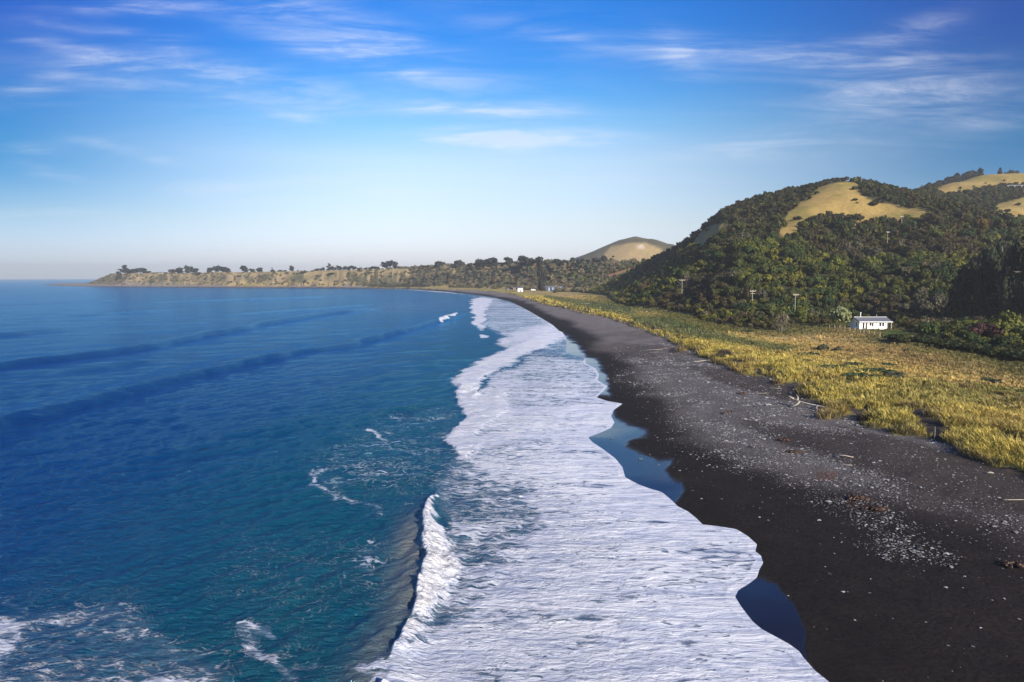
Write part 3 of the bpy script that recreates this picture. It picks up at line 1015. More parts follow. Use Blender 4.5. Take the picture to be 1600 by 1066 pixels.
dens = t.math('ADD', dens, t.math('MULTIPLY', t.math('SUBTRACT', big, 0.5), t.math('MULTIPLY', t.ramp(fo, 0.02, 0.3), t.ramp(fo, 1.0, 0.8, 0.1, 0.75))))
th = t.math('MULTIPLY', t.math('POWER', t.math('MAXIMUM', dens, 0.0), 2.1), 0.27)
th = t.math('SUBTRACT', th, t.ramp(fo, 0.05, 0.0, 0.0, 0.2))
th = t.math('SUBTRACT', th, 0.006)
specks = t.noise(t.scaled(P, (0.55, 1.7, 1), rad(9)), 2.6, 5, 0.6, 1.0)
clus = t.noise(t.scaled(P, (0.3, 0.8, 1)), 0.35, 3, 0.5, 0.2)
hol = t.math('MULTIPLY', t.ramp(specks, 0.60, 0.68), t.ramp(clus, 0.44, 0.6))
hol = t.math('MULTIPLY', hol, t.ramp(sh, -0.8, -2.5))
hol = t.math('MULTIPLY', hol, t.ramp(fo, 0.99, 0.9, 0.0, 0.35))
diff = t.math('SUBTRACT', t.math('SUBTRACT', th, ridge), hol)
fm = t.ramp(diff, -0.012, 0.03)
edge = t.math('MULTIPLY', t.ramp(t.math('ADD', sh, t.math('MULTIPLY', t.math('SUBTRACT', nc_, 0.5), 0.5)), -0.22, -0.08), t.ramp(fo, 0.35, 0.55))
fm = t.math('MAXIMUM', fm, edge)
# body of the water: colder and darker offshore, greener over the sand
deep = t.mix(t.ramp(sh, -58, -25), (0.0, 0.034, 0.135, 1), (0.0, 0.058, 0.098, 1))
deep = t.mix(t.ramp(sh, -22, -4), deep, (0.060, 0.078, 0.120, 1))
deep = t.mix(t.math('MULTIPLY', si, 0.75), deep, (0.23, 0.215, 0.185, 1))
# thin bubbles below the threshold cloud the water
thin = t.math('MULTIPLY', t.ramp(diff, -0.14, 0.0), t.ramp(fo, 0.25, 0.75, 0.0, 0.7))
deep = t.mix(thin, deep, (0.26, 0.32, 0.44, 1))
stk = t.noise(t.scaled(P, (0.26, 1.25, 1), rad(4)), 0.85, 9, 0.66, 1.3)
fc = t.mix(t.ramp(stk, 0.34, 0.58), (0.39, 0.44, 0.58, 1), (0.86, 0.86, 0.87, 1))  # thin to thick foam, with bluish shade between ridges put into the colour
fc = t.mix(t.ramp(nc_, 0.35, 0.7, 0.35, 0.0), fc, (0.45, 0.49, 0.58, 1))
fc = t.mix(t.math('MULTIPLY', t.ramp(fo, 0.90, 1.0), 0.8), fc, t.mix(nc_, (0.46, 0.46, 0.47, 1), (0.80, 0.79, 0.78, 1)))
fc = t.mix(t.ramp(diff, 0.0, 0.12), t.mix(0.5, fc, (0.42, 0.48, 0.62, 1)), fc)
fc = t.mix(t.ramp(big, 0.42, 0.62, 0.0, 0.35), fc, (0.45, 0.50, 0.64, 1))
colr = t.mix(fm, deep, fc)
t.l.new(colr, bs.inputs['Base Color'])
t.l.new(t.math('MULTIPLY_ADD', fm, 0.35, 0.4), bs.inputs['Roughness'])
bs.inputs['IOR'].default_value = 1.33
gl = t.node('ShaderNodeBsdfGlossy')
gl.inputs['Color'].default_value = (0.36, 0.82, 1.0, 1)
gl.inputs['Roughness'].default_value = 0.10
fr = t.node('ShaderNodeFresnel')
fr.inputs['IOR'].default_value = 1.33
wmx = t.node('ShaderNodeMixShader')
t.l.new(t.math('MULTIPLY', t.math('MINIMUM', t.math('MULTIPLY', fr.outputs[0], 0.95), 0.72), t.math('SUBTRACT', 1.0, fm)), wmx.inputs[0])
t.l.new(bs.outputs[0], wmx.inputs[1])
t.l.new(gl.outputs[0], wmx.inputs[2])
t.l.new(wmx.outputs[0], out.inputs[0])
t.l.new(t.math('MULTIPLY', fm, 0.2), bs.inputs['Specular IOR Level'])
chop = t.noise(t.scaled(P, (0.7, 1.5, 1), rad(-20)), 2.0, 7, 0.62, 0.5)
chop3 = t.noise(t.scaled(P, (0.5, 1.5, 1), rad(-30)), 0.085, 4, 0.6, 0.4)
chop2 = t.noise(t.scaled(P, (0.6, 1.5, 1), rad(-24)), 0.28, 4, 0.55, 0.3)
hh = t.math('ADD', t.math('MULTIPLY', chop, 0.78), t.math('ADD', t.math('MULTIPLY', chop2, 0.30), t.math('MULTIPLY', chop3, 1.0)))
hh = t.math('MULTIPLY', hh, t.ramp(sh, -1.0, -12.0, 0.12, 1.0))
fl = t.math('MULTIPLY', fm, t.math('ADD', t.math('MULTIPLY', na, 0.30), t.math('ADD', t.math('MULTIPLY', stk, 0.45), t.math('MULTIPLY', nc_, 0.14))))
bn = t.node('ShaderNodeBump')
t.l.new(t.math('ADD', hh, fl), bn.inputs['Height'])
bn.inputs['Distance'].default_value = 0.72
bn.inputs['Strength'].default_value = 0.95
t.l.new(bn.outputs[0], bs.inputs['Normal'])
t.l.new(bn.outputs[0], gl.inputs['Normal'])
M_SEA = m
nr2, nc2 = SX.shape
idx2 = np.arange(nr2 * nc2).reshape(nr2, nc2)
q = np.stack([idx2[:-1, :-1], idx2[:-1, 1:], idx2[1:, 1:], idx2[1:, :-1]], -1)
q = q[(ss[:-1, :-1] < 0.6)].reshape(-1, 4)
used, inv = np.unique(q, return_inverse=True)
V = np.stack([SX.ravel()[used], SY.ravel()[used], SZ.ravel()[used]], -1)
sea = link('sea', mk_mesh('sea', V, inv.reshape(-1, 4), M_SEA, None,
                          {'foam': foam.ravel()[used], 'silt': silt.ravel()[used], 'shore': ss.ravel()[used]}, True))
tag(sea, 'blue sea with surf and white foam running up the beach', None, None, 'structure')

# ------------------------------------------------------------------ vegetation shapes
def rot_rand(rng, n):
    q = rng.normal(size=(n, 4))
    q /= np.linalg.norm(q, axis=1)[:, None]
    w_, x, y, z = q.T
    return np.stack([np.stack([1 - 2 * (y * y + z * z), 2 * (x * y - z * w_), 2 * (x * z + y * w_)], -1),
                     np.stack([2 * (x * y + z * w_), 1 - 2 * (x * x + z * z), 2 * (y * z - x * w_)], -1),
                     np.stack([2 * (x * z - y * w_), 2 * (y * z + x * w_), 1 - 2 * (x * x + y * y)], -1)], 1)


def crown(seed, n_leaf, lumps=9, flat=0.7, leaf=0.2, base=0.18, spiky=False, cone=False, hollow=False, tall=0.0):
    """unit crown (radius 1, height ~1.5 above the ground): leafy triangles on lumps; returns verts, tris, shade"""
    rng = np.random.default_rng(seed)
    cen, rr = [], []
    for i in range(lumps):
        a = rng.random() * 2 * PI
        if cone:
            h = rng.random() ** 1.3
            rd = 0.62 * (1 - h) * rng.random() ** 0.5
            cen.append((rd * math.cos(a), rd * math.sin(a), 0.25 + h * 2.1))
            rr.append(0.38 * (1.08 - h) + 0.10)
        elif tall:
            h = rng.random()
            rd = (0.72 - .45 * abs(h - .35)) * rng.random() ** 0.5
            cen.append((rd * math.cos(a), rd * math.sin(a), base + tall * h))
            rr.append(0.22 + 0.16 * rng.random())
        else:
            rd = 0.68 * rng.random() ** 0.6
            h = base + flat * (0.35 + 0.55 * (1 - rd) + 0.25 * rng.random())
            cen.append((rd * math.cos(a), rd * math.sin(a), h))
            rr.append(0.28 + 0.2 * rng.random())
    cen = np.array(cen)
    rr = np.array(rr)
    k = rng.integers(0, lumps, n_leaf)
    dv = rng.normal(size=(n_leaf, 3))
    dv /= np.linalg.norm(dv, axis=1)[:, None]
    dv[:, 2] = np.where(rng.random(n_leaf) < 0.65, np.abs(dv[:, 2]), dv[:, 2])
    p = cen[k] + dv * (rr[k] * (0.82 + 0.3 * rng.random(n_leaf)))[:, None]
    p[:, 2] = np.maximum(p[:, 2], 0.03)
    sz = leaf * (0.6 + 0.8 * rng.random(n_leaf))
    # plane roughly facing out, jittered
    nrm = dv + 0.55 * rng.normal(size=(n_leaf, 3))
    nrm /= np.linalg.norm(nrm, axis=1)[:, None]
    ref = rng.normal(size=(n_leaf, 3))
    u = np.cross(nrm, ref)
    u /= np.linalg.norm(u, axis=1)[:, None]
    v = np.cross(nrm, u)
    e = 0.45 if spiky else 0.75
    quad = np.stack([p + u * sz[:, None], p + v * (sz * e)[:, None], p - u * sz[:, None] * .9, p - v * (sz * e)[:, None]], 1)
    verts = quad.reshape(-1, 3)
    i0 = np.arange(n_leaf) * 4
    tris = np.concatenate([np.stack([i0, i0 + 1, i0 + 2], -1), np.stack([i0, i0 + 2, i0 + 3], -1)])
    shade = np.repeat(0.65 + 0.7 * rng.random(n_leaf), 4) * np.repeat((0.8 + 0.4 * rng.random(lumps))[k], 4)
    if not hollow:
        # inner mass: low-poly lumps so the crown is not see-through
        for c_, r_ in zip(cen, rr):
            b0 = len(verts)
            vv = []
            for ring, (zz, rd) in enumerate(((-0.6, .55), (0.1, .86), (0.68, .5))):
                for j in range(5):
                    a = 2 * PI * j / 5 + ring * 0.6
                    vv.append((rd * math.cos(a), rd * math.sin(a), zz))
            vv.append((0, 0, 0.9))
            vv = np.array(vv) * (r_ * 0.88) * (0.85 + 0.3 * rng.random((16, 1))) + c_
            vv[:, 2] = np.maximum(vv[:, 2], 0.0)
            tr = []
            for ring in range(2):
                for j in range(5):
                    a_, b_ = ring * 5 + j, ring * 5 + (j + 1) % 5
                    tr += [(a_, b_, b_ + 5), (a_, b_ + 5, a_ + 5)]
            for j in range(5):
                tr.append((10 + j, 10 + (j + 1) % 5, 15))
            verts = np.concatenate([verts, vv])
            tris = np.concatenate([tris, np.array(tr) + b0])
            shade = np.concatenate([shade, np.full(16, 0.75)])
    return verts.astype(np.float32), tris.astype(np.int32), shade.astype(np.float32)


def branches(seed, height, spread, n=9, levels=2, r0=0.14, rad_n=4):
    """bare limbs from the ground, returned in an MB"""
    rng = random.Random(seed)
    mb = MB()

    def grow(p, d, L, r, lev):
        pts, rs = [p], [r]
        q_ = Vector(p)
        dd_ = Vector(d)
        for i in range(3):
            dd_ = (dd_ + Vector((rng.uniform(-.3, .3), rng.uniform(-.3, .3), rng.uniform(-.05, .25)))).normalized()
            q_ = q_ + dd_ * (L / 3)
            pts.append(tuple(q_))
            rs.append(r * (1 - 0.28 * (i + 1)))
        mb.tube(pts, rs, rad_n, cap=False)
        if lev > 0:
            for _ in range(3):
                i = rng.randint(1, 3)
                nd = (dd_ + Vector((rng.uniform(-.9, .9), rng.uniform(-.9, .9), rng.uniform(-.1, .6)))).normalized()
                grow(pts[i], nd, L * rng.uniform(.45, .7), r * .5, lev - 1)
    for i in range(n):
        a = 2 * PI * i / n + rng.uniform(-.3, .3)
        d = Vector((math.cos(a) * spread, math.sin(a) * spread, 1)).normalized()
        grow((math.cos(a) * .15, math.sin(a) * .15, -0.2), d, height * rng.uniform(.5, .75), r0, levels)
    return mb


def trunk_mb(height, r, lean=0.0, forks=2, seed=0, spread=0.6):
    rng = random.Random(seed)
    mb = MB()
    top = (lean, lean * .3, height * .6)
    mb.tube([(0, 0, -0.6), (lean * .4, 0, height * .3), top], [r * 1.25, r, r * .75], 6)
    for i in range(forks):
        a = 2 * PI * i / max(forks, 1) + rng.random()
        mb.tube([top, (top[0] + spread * .6 * math.cos(a), top[1] + spread * .6 * math.sin(a), height * .8),
                 (top[0] + spread * math.cos(a), top[1] + spread * math.sin(a), height)], [r * .6, r * .4, r * .2], 5)
    return mb


PAL = {
    'olive': (0.066, 0.076, 0.018), 'dark green': (0.026, 0.044, 0.013), 'yellow green': (0.115, 0.125, 0.020),
    'brown': (0.050, 0.044, 0.020), 'grey green': (0.085, 0.082, 0.048), 'russet': (0.062, 0.050, 0.026), 'bright green': (0.046, 0.070, 0.017),
}

# sample the bush
def place_bush():
    rng = np.random.default_rng(42)
    pts = []
    N = 60000
    r = np.exp(rng.uniform(math.log(150), math.log(900), N * 3))
    keep = rng.random(N * 3) < (r / 900) ** 2 * 1.0 + 0.0
    # even density per ground area: accept in proportion to r^2 of log sampling
    r = r[keep]
    a = rng.uniform(rad(-5), rad(44), len(r))
    x, y = r * np.sin(a), r * np.cos(a)
    return x, y


bx_, by_ = place_bush()
bz_ = sample(LZ, bx_, by_)
bb = sample(F['b'], bx_, by_)
gm = sample(grassm, bx_, by_)
fld = sample(FIELD, bx_, by_)
br = np.hypot(bx_, by_)
elv = (bz_ + 9 - CAM_H) / br
visb = elv > sample(HMAX, bx_ * 0.97, by_ * 0.97) - 0.002
ok = (bb > 1.2) & (gm < 0.35) & (fld < .5) & visb
bx_, by_, bz_, bb, br = bx_[ok], by_[ok], bz_[ok], bb[ok], br[ok]
# greedy spacing on a hash grid
order = np.argsort(br)
cell = {}
sel = []
rngb = np.random.default_rng(3)
size_noise = fbm(bx_, by_, 30, 3, 301)
rad_want = 2.0 + 4.4 * size_noise * rngb.random(len(bx_)) ** 1.3 + 0.6 * sstep(250, 600, br)
rad_want *= 0.6 + .4 * sstep(4, 22, bb)
rad_want *= np.where(bz_ > 55, 0.75, 1.0)
for i in order:
    R = rad_want[i]
    ck = (int(bx_[i] // 8), int(by_[i] // 8))
    good = True
    for dx in (-1, 0, 1):
        for dy in (-1, 0, 1):
            for j in cell.get((ck[0] + dx, ck[1] + dy), ()):
                if (bx_[i] - bx_[j]) ** 2 + (by_[i] - by_[j]) ** 2 < (0.60 * (R + rad_want[j])) ** 2:
                    good = False
                    break
            if not good:
                break
        if not good:
            break
    if good:
        cell.setdefault(ck, []).append(i)
        sel.append(i)
sel = np.array(sel)
bx_, by_, bz_, bb, br, R_ = bx_[sel], by_[sel], bz_[sel], bb[sel], br[sel], rad_want[sel]
print('bush trees', len(sel))
patch = fbm(bx_, by_, 45, 3, 333)
pp = rngb.random(len(sel))
patch2 = fbm(bx_, by_, 14, 2, 339)
hgt01 = sstep(20, 55, bz_)
names = list(PAL)
kindi = np.zeros(len(sel), int)
for i in range(len(sel)):
    p, q_, h_ = pp[i], patch[i] + .10 * (patch2[i] - .5), hgt01[i]
    if h_ > 0.6:
        kindi[i] = 0 if p < .25 else (1 if p < .62 else 3)
    elif q_ > 0.56:
        kindi[i] = 3 if p < .55 else (4 if p < .65 else (5 if p < .70 else 0))
    elif q_ < 0.40:
        kindi[i] = 6 if p < .4 else (2 if p < .62 else 0)
    elif q_ < 0.47:
        kindi[i] = 0 if p < .7 else (1 if p < .85 else 6)
    else:
        kindi[i] = 0 if p < .45 else (1 if p < .72 else (4 if p < .9 else 2))
cols_i = np.array([PAL[n] for n in names])[kindi] * (0.8 + 0.4 * rngb.random((len(sel), 1))) * (1 - .28 * hgt01[:, None]) * np.array((1.3, 1.14, .95))
# tall dark trees at the right
PXb, PYb = proj(bx_, by_, bz_)

size_px = R_ / br
ind = np.zeros(len(sel), bool)
inframe = (PXb > 700) & (PXb < 1620)
rank = np.argsort(-size_px * inframe)
ind[rank[:270]] = True

T_HI = [crown(100 + i, 760, 12, .75, .105, .2) for i in range(5)]
T_MD = [crown(120 + i, 220, 8, .7, .15, .15) for i in range(6)]
T_LO = [crown(140 + i, 80, 6, .7, .21, .12) for i in range(5)]


def stuff_mesh(name, x, y, z, R, cols, temps, label, zscale=None, sink=0.15):
    VV, TT, CC = [], [], []
    off = 0
    rng = np.random.default_rng(len(x))
    which = rng.integers(0, len(temps), len(x))
    for k in range(len(temps)):
        m_ = which == k
        if not m_.any():
            continue
        v, tr, sh_ = temps[k]
        n = m_.sum()
        a = rng.random(n) * 2 * PI
        ca, sa_ = np.cos(a)[:, None], np.sin(a)[:, None]
        Rk = R[m_][:, None]
        hz = (0.85 + 0.45 * rng.random((n, 1))) * (1 if zscale is None else zscale[m_][:, None])
        X = x[m_][:, None] + Rk * (v[None, :, 0] * ca - v[None, :, 1] * sa_)
        Y = y[m_][:, None] + Rk * (v[None, :, 0] * sa_ + v[None, :, 1] * ca)
        Z = z[m_][:, None] + Rk * hz * v[None, :, 2] - sink * Rk
        VV.append(np.stack([X, Y, Z], -1).reshape(-1, 3))
        TT.append((tr[None] + (np.arange(n) * len(v))[:, None, None]).reshape(-1, 3) + off)
        CC.append((cols[m_][:, None, :] * sh_[None, :, None]).reshape(-1, 3))
        off += n * len(v)
    me = mk_mesh(name, np.concatenate(VV), np.concatenate(TT), M_VEG, np.concatenate(CC))
    o = link(name, me)
    tag(o, label, 'bush', None, 'stuff')
    return o


rest = ~ind
nearr = rest & (br < 430)
farr = rest & (br >= 430)


def merge_stuff(name, groups, label, cat):
    """one object out of several levels of detail"""
    objs = [g_ for g_ in groups if g_]
    V_, T_, C_ = [], [], []
    off = 0
    for o in objs:
        me = o.data
        n = len(me.vertices)
        v = np.empty(n * 3, np.float32)
        me.vertices.foreach_get('co', v)
        tr = np.empty(len(me.loops), np.int32)
        me.loops.foreach_get('vertex_index', tr)
        c = np.empty(n * 4, np.float32)
        me.attributes['col'].data.foreach_get('color', c)
        V_.append(v.reshape(-1, 3))
        T_.append(tr.reshape(-1, 3) + off)
        C_.append(c.reshape(-1, 4)[:, :3])
        off += n
        bpy.data.objects.remove(o)
        bpy.data.meshes.remove(me)
    o = link(name, mk_mesh(name, np.concatenate(V_), np.concatenate(T_), M_VEG, np.concatenate(C_)))
    return tag(o, label, cat, None, 'stuff')


gA = stuff_mesh('a', bx_[nearr], by_[nearr], bz_[nearr], R_[nearr], cols_i[nearr], T_MD, 'x')
gB = stuff_mesh('b', bx_[farr], by_[farr], bz_[farr], R_[farr], cols_i[farr], T_LO, 'x')
merge_stuff('hillside_bush', [gA, gB], 'dense mixed native bush covering the hillside behind the white house', 'bush')


def crown_mesh(tmpl, color, name='crown', mat=None):
    v, tr, sh_ = tmpl
    return mk_mesh(name, v, tr, mat or M_VEG, np.array(color, np.float32)[None] * sh_[:, None])


# individual canopy trees: one prototype per shape and colour
protos = {}


def proto_tree(ki, si_, label, cat, group):
    if (ki, si_) not in protos:
        e = thing('bush_tree', label, cat, (0, 0, 0), 0, group)
        link('crown', crown_mesh(T_HI[si_], PAL[names[ki]]), e)
        trunk_mb(0.9, .06, .1, 3, si_, .4).build('trunk', M_BARK, e)
        protos[(ki, si_)] = e
        return e
    e = copy_tree(protos[(ki, si_)])
    return e


ORD = ['first', 'second', 'third', 'fourth', 'fifth', 'sixth', 'seventh', 'eighth', 'ninth', 'tenth', 'eleventh', 'twelfth', 'thirteenth',
       'fourteenth', 'fifteenth', 'sixteenth', 'seventeenth', 'eighteenth', 'nineteenth', 'twentieth']


def region(px, py):
    if px < 1010:
        return 'far up the coast'
    if px < 1090:
        return 'below leftmost power pole'
    if px < 1150:
        return 'between left and middle poles'
    if px < 1205:
        return 'near middle power pole'
    if px < 1275:
        return 'near right power pole'
    if px < 1330:
        return 'left of white house'
    if px < 1395:
        return 'behind white house'
    if px < 1450:
        return 'right of white house'
    if px < 1500:
        return 'right of pale bare tree'
    if px < 1550:
        return 'below tall pines'
    return 'at right edge'


ids = np.where(ind)[0]
groups_ = {}
for i in ids:
    row_ = 'low front' if bb[i] < 12 else ('middle' if bb[i] < 28 else 'upper')
    groups_.setdefault((names[kindi[i]], region(PXb[i], PYb[i]), row_), []).append(i)
for (cn, rg, row_), lst in groups_.items():
    lst.sort(key=lambda i: PXb[i])
    for k, i in enumerate(lst):
        if len(lst) == 1:
            lab = f'{cn} rounded bush tree, {row_} row, {rg}'
        else:
            o_ = ORD[min(k, 19)]
            lab = f'{o_} from left of {cn} bush trees, {row_} row, {rg}'
        o = proto_tree(int(kindi[i]), int(rngb.integers(0, 5)), lab, 'tree', 'bush trees at the foot of the hill')
        o['label'] = lab
        R = float(R_[i])
        o.location = (float(bx_[i]), float(by_[i]), float(bz_[i]) - 0.15 * R)
        o.scale = (R, R, R * float(rngb.uniform(.85, 1.3)))
        o.rotation_euler = (0, 0, float(rngb.uniform(0, 6.28)))


# ------------------------------------------------------------------ scrub of the bay and the headland
rng = np.random.default_rng(77)
u_ = rng.uniform(-0.63, 0.30, 26000)
y_ = rng.uniform(720, 1750, 26000)
x_ = u_ * y_
blv = sample(F['bluff'], x_, y_)
zv = sample(LZ, x_, y_)
sv = sample(F['s2'], x_, y_)
Pmax = np.interp(u_, [-0.62, -0.3, -0.12, 0.1, 0.4], [24, 28, 36, 36, 40])
rel = blv / Pmax
nn = fbm(x_, y_, 55, 4, 402)
visf = (zv + 6 - CAM_H) / np.hypot(x_, y_) > sample(HMAX, x_ * .985, y_ * .985) - 0.001
dense = np.interp(u_, [-.62, -.56, -.5, -.28, -.2, -.1, .3], [1.0, .9, .85, .8, .85, 1.0, 1.0])
onface = (rel > 0.06) & (rel < 0.97)
ok = onface & (sample(F['small'], x_, y_) < 12) & (nn < 0.34 + 0.36 * dense) & visf & (sample(FIELD, x_, y_) < .4)
ok |= (u_ > -.1) & (sv > np.interp(y_, [700, 1000, 1250], [120, 60, 36])) & (rel < .06) & visf & (sample(F['b'], x_, y_) < 0) & (sample(F['b'], x_, y_) > -70)
ok |= (u_ > -0.14) & (rel >= .97) & (nn < .55) & visf & (sample(FIELD, x_, y_) < .4) & (rng.random(len(x_)) < .35) & (sample(F['small'], x_, y_) < 12)
ok |= (u_ > -0.05) & (sample(F['b'], x_, y_) > 0) & (blv < 3) & (sample(FIELD, x_, y_) < .4) & visf & (sample(grassm, x_, y_) < .3) & (sample(F['small'], x_, y_) < 12)
x_, y_, zv, nn, u_ = x_[ok], y_[ok], zv[ok], nn[ok], u_[ok]
cc = np.zeros((len(x_), 3)) + np.array((0.125, 0.115, 0.058))
rr2 = rng.random(len(x_))
cc[rr2 < .3] = (0.075, 0.08, 0.045)
cc[rr2 > .72] = (0.18, 0.145, 0.08)
cc[(rr2 > .66) & (rr2 < .72)] = (0.15, 0.095, 0.06)
Rz = rng.uniform(2.6, 5.0, len(x_)) * np.interp(u_, [-.6, -.2, 0], [.62, .8, 1.0])
oo = stuff_mesh('c', x_, y_, zv, Rz, cc, T_LO, 'x')
merge_stuff('coastal_scrub', [oo], 'hazy brown green scrub covering the cliffs and slopes round the bay', 'scrub')
print('scrub', len(x_))

# dotted shrubs on the grassy spurs and beside the ridge
T_SH = [crown(160 + i, 170, 6, .6, .2, .05) for i in range(3)]
sh_me = [crown_mesh(tm, c) for tm, c in zip(T_SH, [(0.028, 0.033, 0.013), (0.04, 0.042, 0.018), (0.033, 0.028, 0.015)])]
SPUR = [(1372, 316, 4.2, 'wide dark clump of shrub alone in the middle of the grassy spur'), (1367, 318, 3.2, 'smaller shrub touching the wide clump on the grassy spur'),
        (1336, 311, 2.0, 'small round shrub high on the grassy spur'), (1339, 315, 1.2, 'tiny shrub just under the small round one on the spur'),
        (1335, 294, 3.2, 'dark shrub at the right shoulder of the spur top'), (1246, 341, 3.0, 'round shrub alone on the left strip of spur grass'),
        (1277, 300, 2.6, 'shrub on the upper left edge of the spur grass'), (1265, 308, 2.4, 'lower shrub on the upper left edge of the spur'),
        (1300, 338, 3.8, 'dark shrub in the notch under the spur grass'), (1344, 340, 3.2, 'shrub between the two tongues of spur grass'),
        (1362, 318, 2.6, 'dark shrub on the right side of spur where grass narrows'), (1131, 346, 2.4, 'dark shrub on the skyline of the left grassy ridge'),
        (1105, 358, 2.2, 'shrub low on the skyline of the left ridge'), (1500, 292, 2.2, 'shrub on the far right grass hill, left one'),
        (1522, 289, 1.6, 'small shrub midway on the far right grass hill'), (1540, 284, 1.6, 'small shrub near the top of the far right grass hill'),
        (1570, 280, 1.8, 'shrub near the right edge of the far right grass hill'), (1512, 301, 3.6, 'big dark shrub at the foot of the far right grass hill'),
        (1575, 328, 3.0, 'dark shrub on the lower right grass patch'), (1590, 318, 2.6, 'upper dark shrub on the lower right grass patch')]
for i, (px, py, R, lab) in enumerate(SPUR):
    x, y, z = ground_at(px, py + 3)
    o = link('shrub', sh_me[i % 3], None, (x, y, z - .1 * R))
    o.scale = (R, R, R * .8)
    o.rotation_euler = (0, 0, i * 1.1)
    tag(o, lab, 'shrub', 'shrubs dotted on the hill grass')

# skyline trees on the far right ridge, each with its own trunk
T_PINE = [crown(180 + i, 260, 12, .75, .17, .25, tall=.8) for i in range(3)]
pine_me = [crown_mesh(tm, (0.016, 0.022, 0.013)) for tm in T_PINE]
pine_tr = [trunk_mb(1.1, .06, .12 * (i - 1), 3, 30 + i, .5).mesh('trunk', M_BARK) for i in range(3)]


def std_tree(name, x, y, z, R, H, mi, lab, cat, grp, cm=None, tm=None, rot=0.0):
    """crown template is about 1.35 high"""
    e = thing(name, lab, cat, (x, y, z - .2), rot, grp)
    e.scale = (R, R, H / 1.32)
    link('crown', (cm or pine_me)[mi % len(cm or pine_me)], e)
    link('trunk', (tm or pine_tr)[mi % len(tm or pine_tr)], e)
    return e


sk = [(1447, 291), (1455, 289), (1463, 286), (1471, 283), (1478, 281), (1486, 278), (1494, 276), (1502, 273), (1510, 271), (1518, 268), (1526, 266.5)]
for i, (px, py) in enumerate(sk):
    lab = (['lowest, leftmost'] + [o_ + ' from left' for o_ in ORD[1:10]] + ['topmost, rightmost'])[i] + ' dark tree in the skyline row climbing right'
    x, y, zt = at_depth(px, py, 790 + i * 3)
    z = gz(x, y)
    H = max(6.0, zt - z + 1)
    z = max(z, zt - 9)
    H = zt - z
    std_tree('ridge_tree', x, y, z, 8.5, H + 2, i, lab, 'tree', 'row of dark trees on the right skyline', rot=i * .9)
for i, px in enumerate((1568, 1578, 1588, 1599)):
    x, y, zt = at_depth(px, 263.5 + i, 830)
    z = gz(x, y)
    std_tree('ridge_tree', x, y, z, 7, max(6, zt - z), i + 1, (['leftmost', 'second', 'third', 'last'][i]) + ' dark tree of the clump atop the far right hill', 'tree',
             'clump of dark trees on the far right hilltop', rot=i)

# tall dark pines at the right, with bare grey lower limbs
T_TALL = [crown(200 + i, 1500, 26, 1.25, .065, .16, spiky=False, tall=1.2, cone=False) for i in range(3)]
tall_me = [crown_mesh(tm, (0.022, 0.032, 0.016)) for tm in T_TALL]
PINES = [(1508, 495, 240, 412, 5.0), (1546, 505, 235, 384, 6.0), (1588, 515, 225, 372, 6.5), (1625, 520, 220, 362, 7.5), (1530, 470, 290, 396, 6.0), (1568, 468, 285, 368, 6.0)]
for i, (px, py, y, pt, R) in enumerate(PINES):
    x, yy_, zt = at_depth(px, pt, y)
    z = gz(x, y)
    H = zt - z
    e = thing('pine_tree', ['shortest tall pine, left end of the dark stand at right', 'tall dark pine with bare grey limbs, second from left in the stand',
                            'tall dark pine rising at the right edge of the photo', 'tallest dark pine partly cut by the right edge',
                            'dark pine set back behind the left end of the stand', 'dark pine set back behind the middle of the stand'][i], 'pine tree', (x, y, z - .3), i * 1.3, 'stand of tall dark pines at the right')
    c_ = link('crown', tall_me[i % 3], e)
    c_.scale = (R, R, H / 1.62)
    MB().tube([(0, 0, -.5), (.2, 0, H * .4), (0, .2, H * .85)], [.38, .28, .1], 7).build('trunk', M_DEAD, e)
    mbb = MB()
    rg_ = random.Random(i)
    for k in range(16):
        a = rg_.uniform(0, 6.28)
        h0 = H * rg_.uniform(.12, .6)
        L = rg_.uniform(.7, 1.12) * R
        mbb.tube([(0, 0, h0), (L * .5 * math.cos(a), L * .5 * math.sin(a), h0 + .4), (L * math.cos(a + .2), L * math.sin(a + .2), h0 + rg_.uniform(-.5, 1.6))], [.13, .09, .04], 4)
    mbb.build('dead_limbs', M_DEAD, e)

# round garden tree left of the house, bare shrubs, reddish shrub
T_GARD = crown(230, 900, 16, 1.15, .12, .05)
x, y = unp(1312, 512.5, 3.5)
z = gz(x, y)
e = thing('garden_tree', 'round silvery olive tree standing against the left end of the white house', 'tree', (x, y, z - .1))
c_ = link('crown', crown_mesh(T_GARD, (0.21, 0.23, 0.10)), e)
c_.scale = (3.5, 3.5, 4.3)
MB().tube([(0, 0, -.3), (0.1, 0, 1.2), (0, .1, 3)], [.22, .17, .1], 7).build('trunk', M_BARK, e)

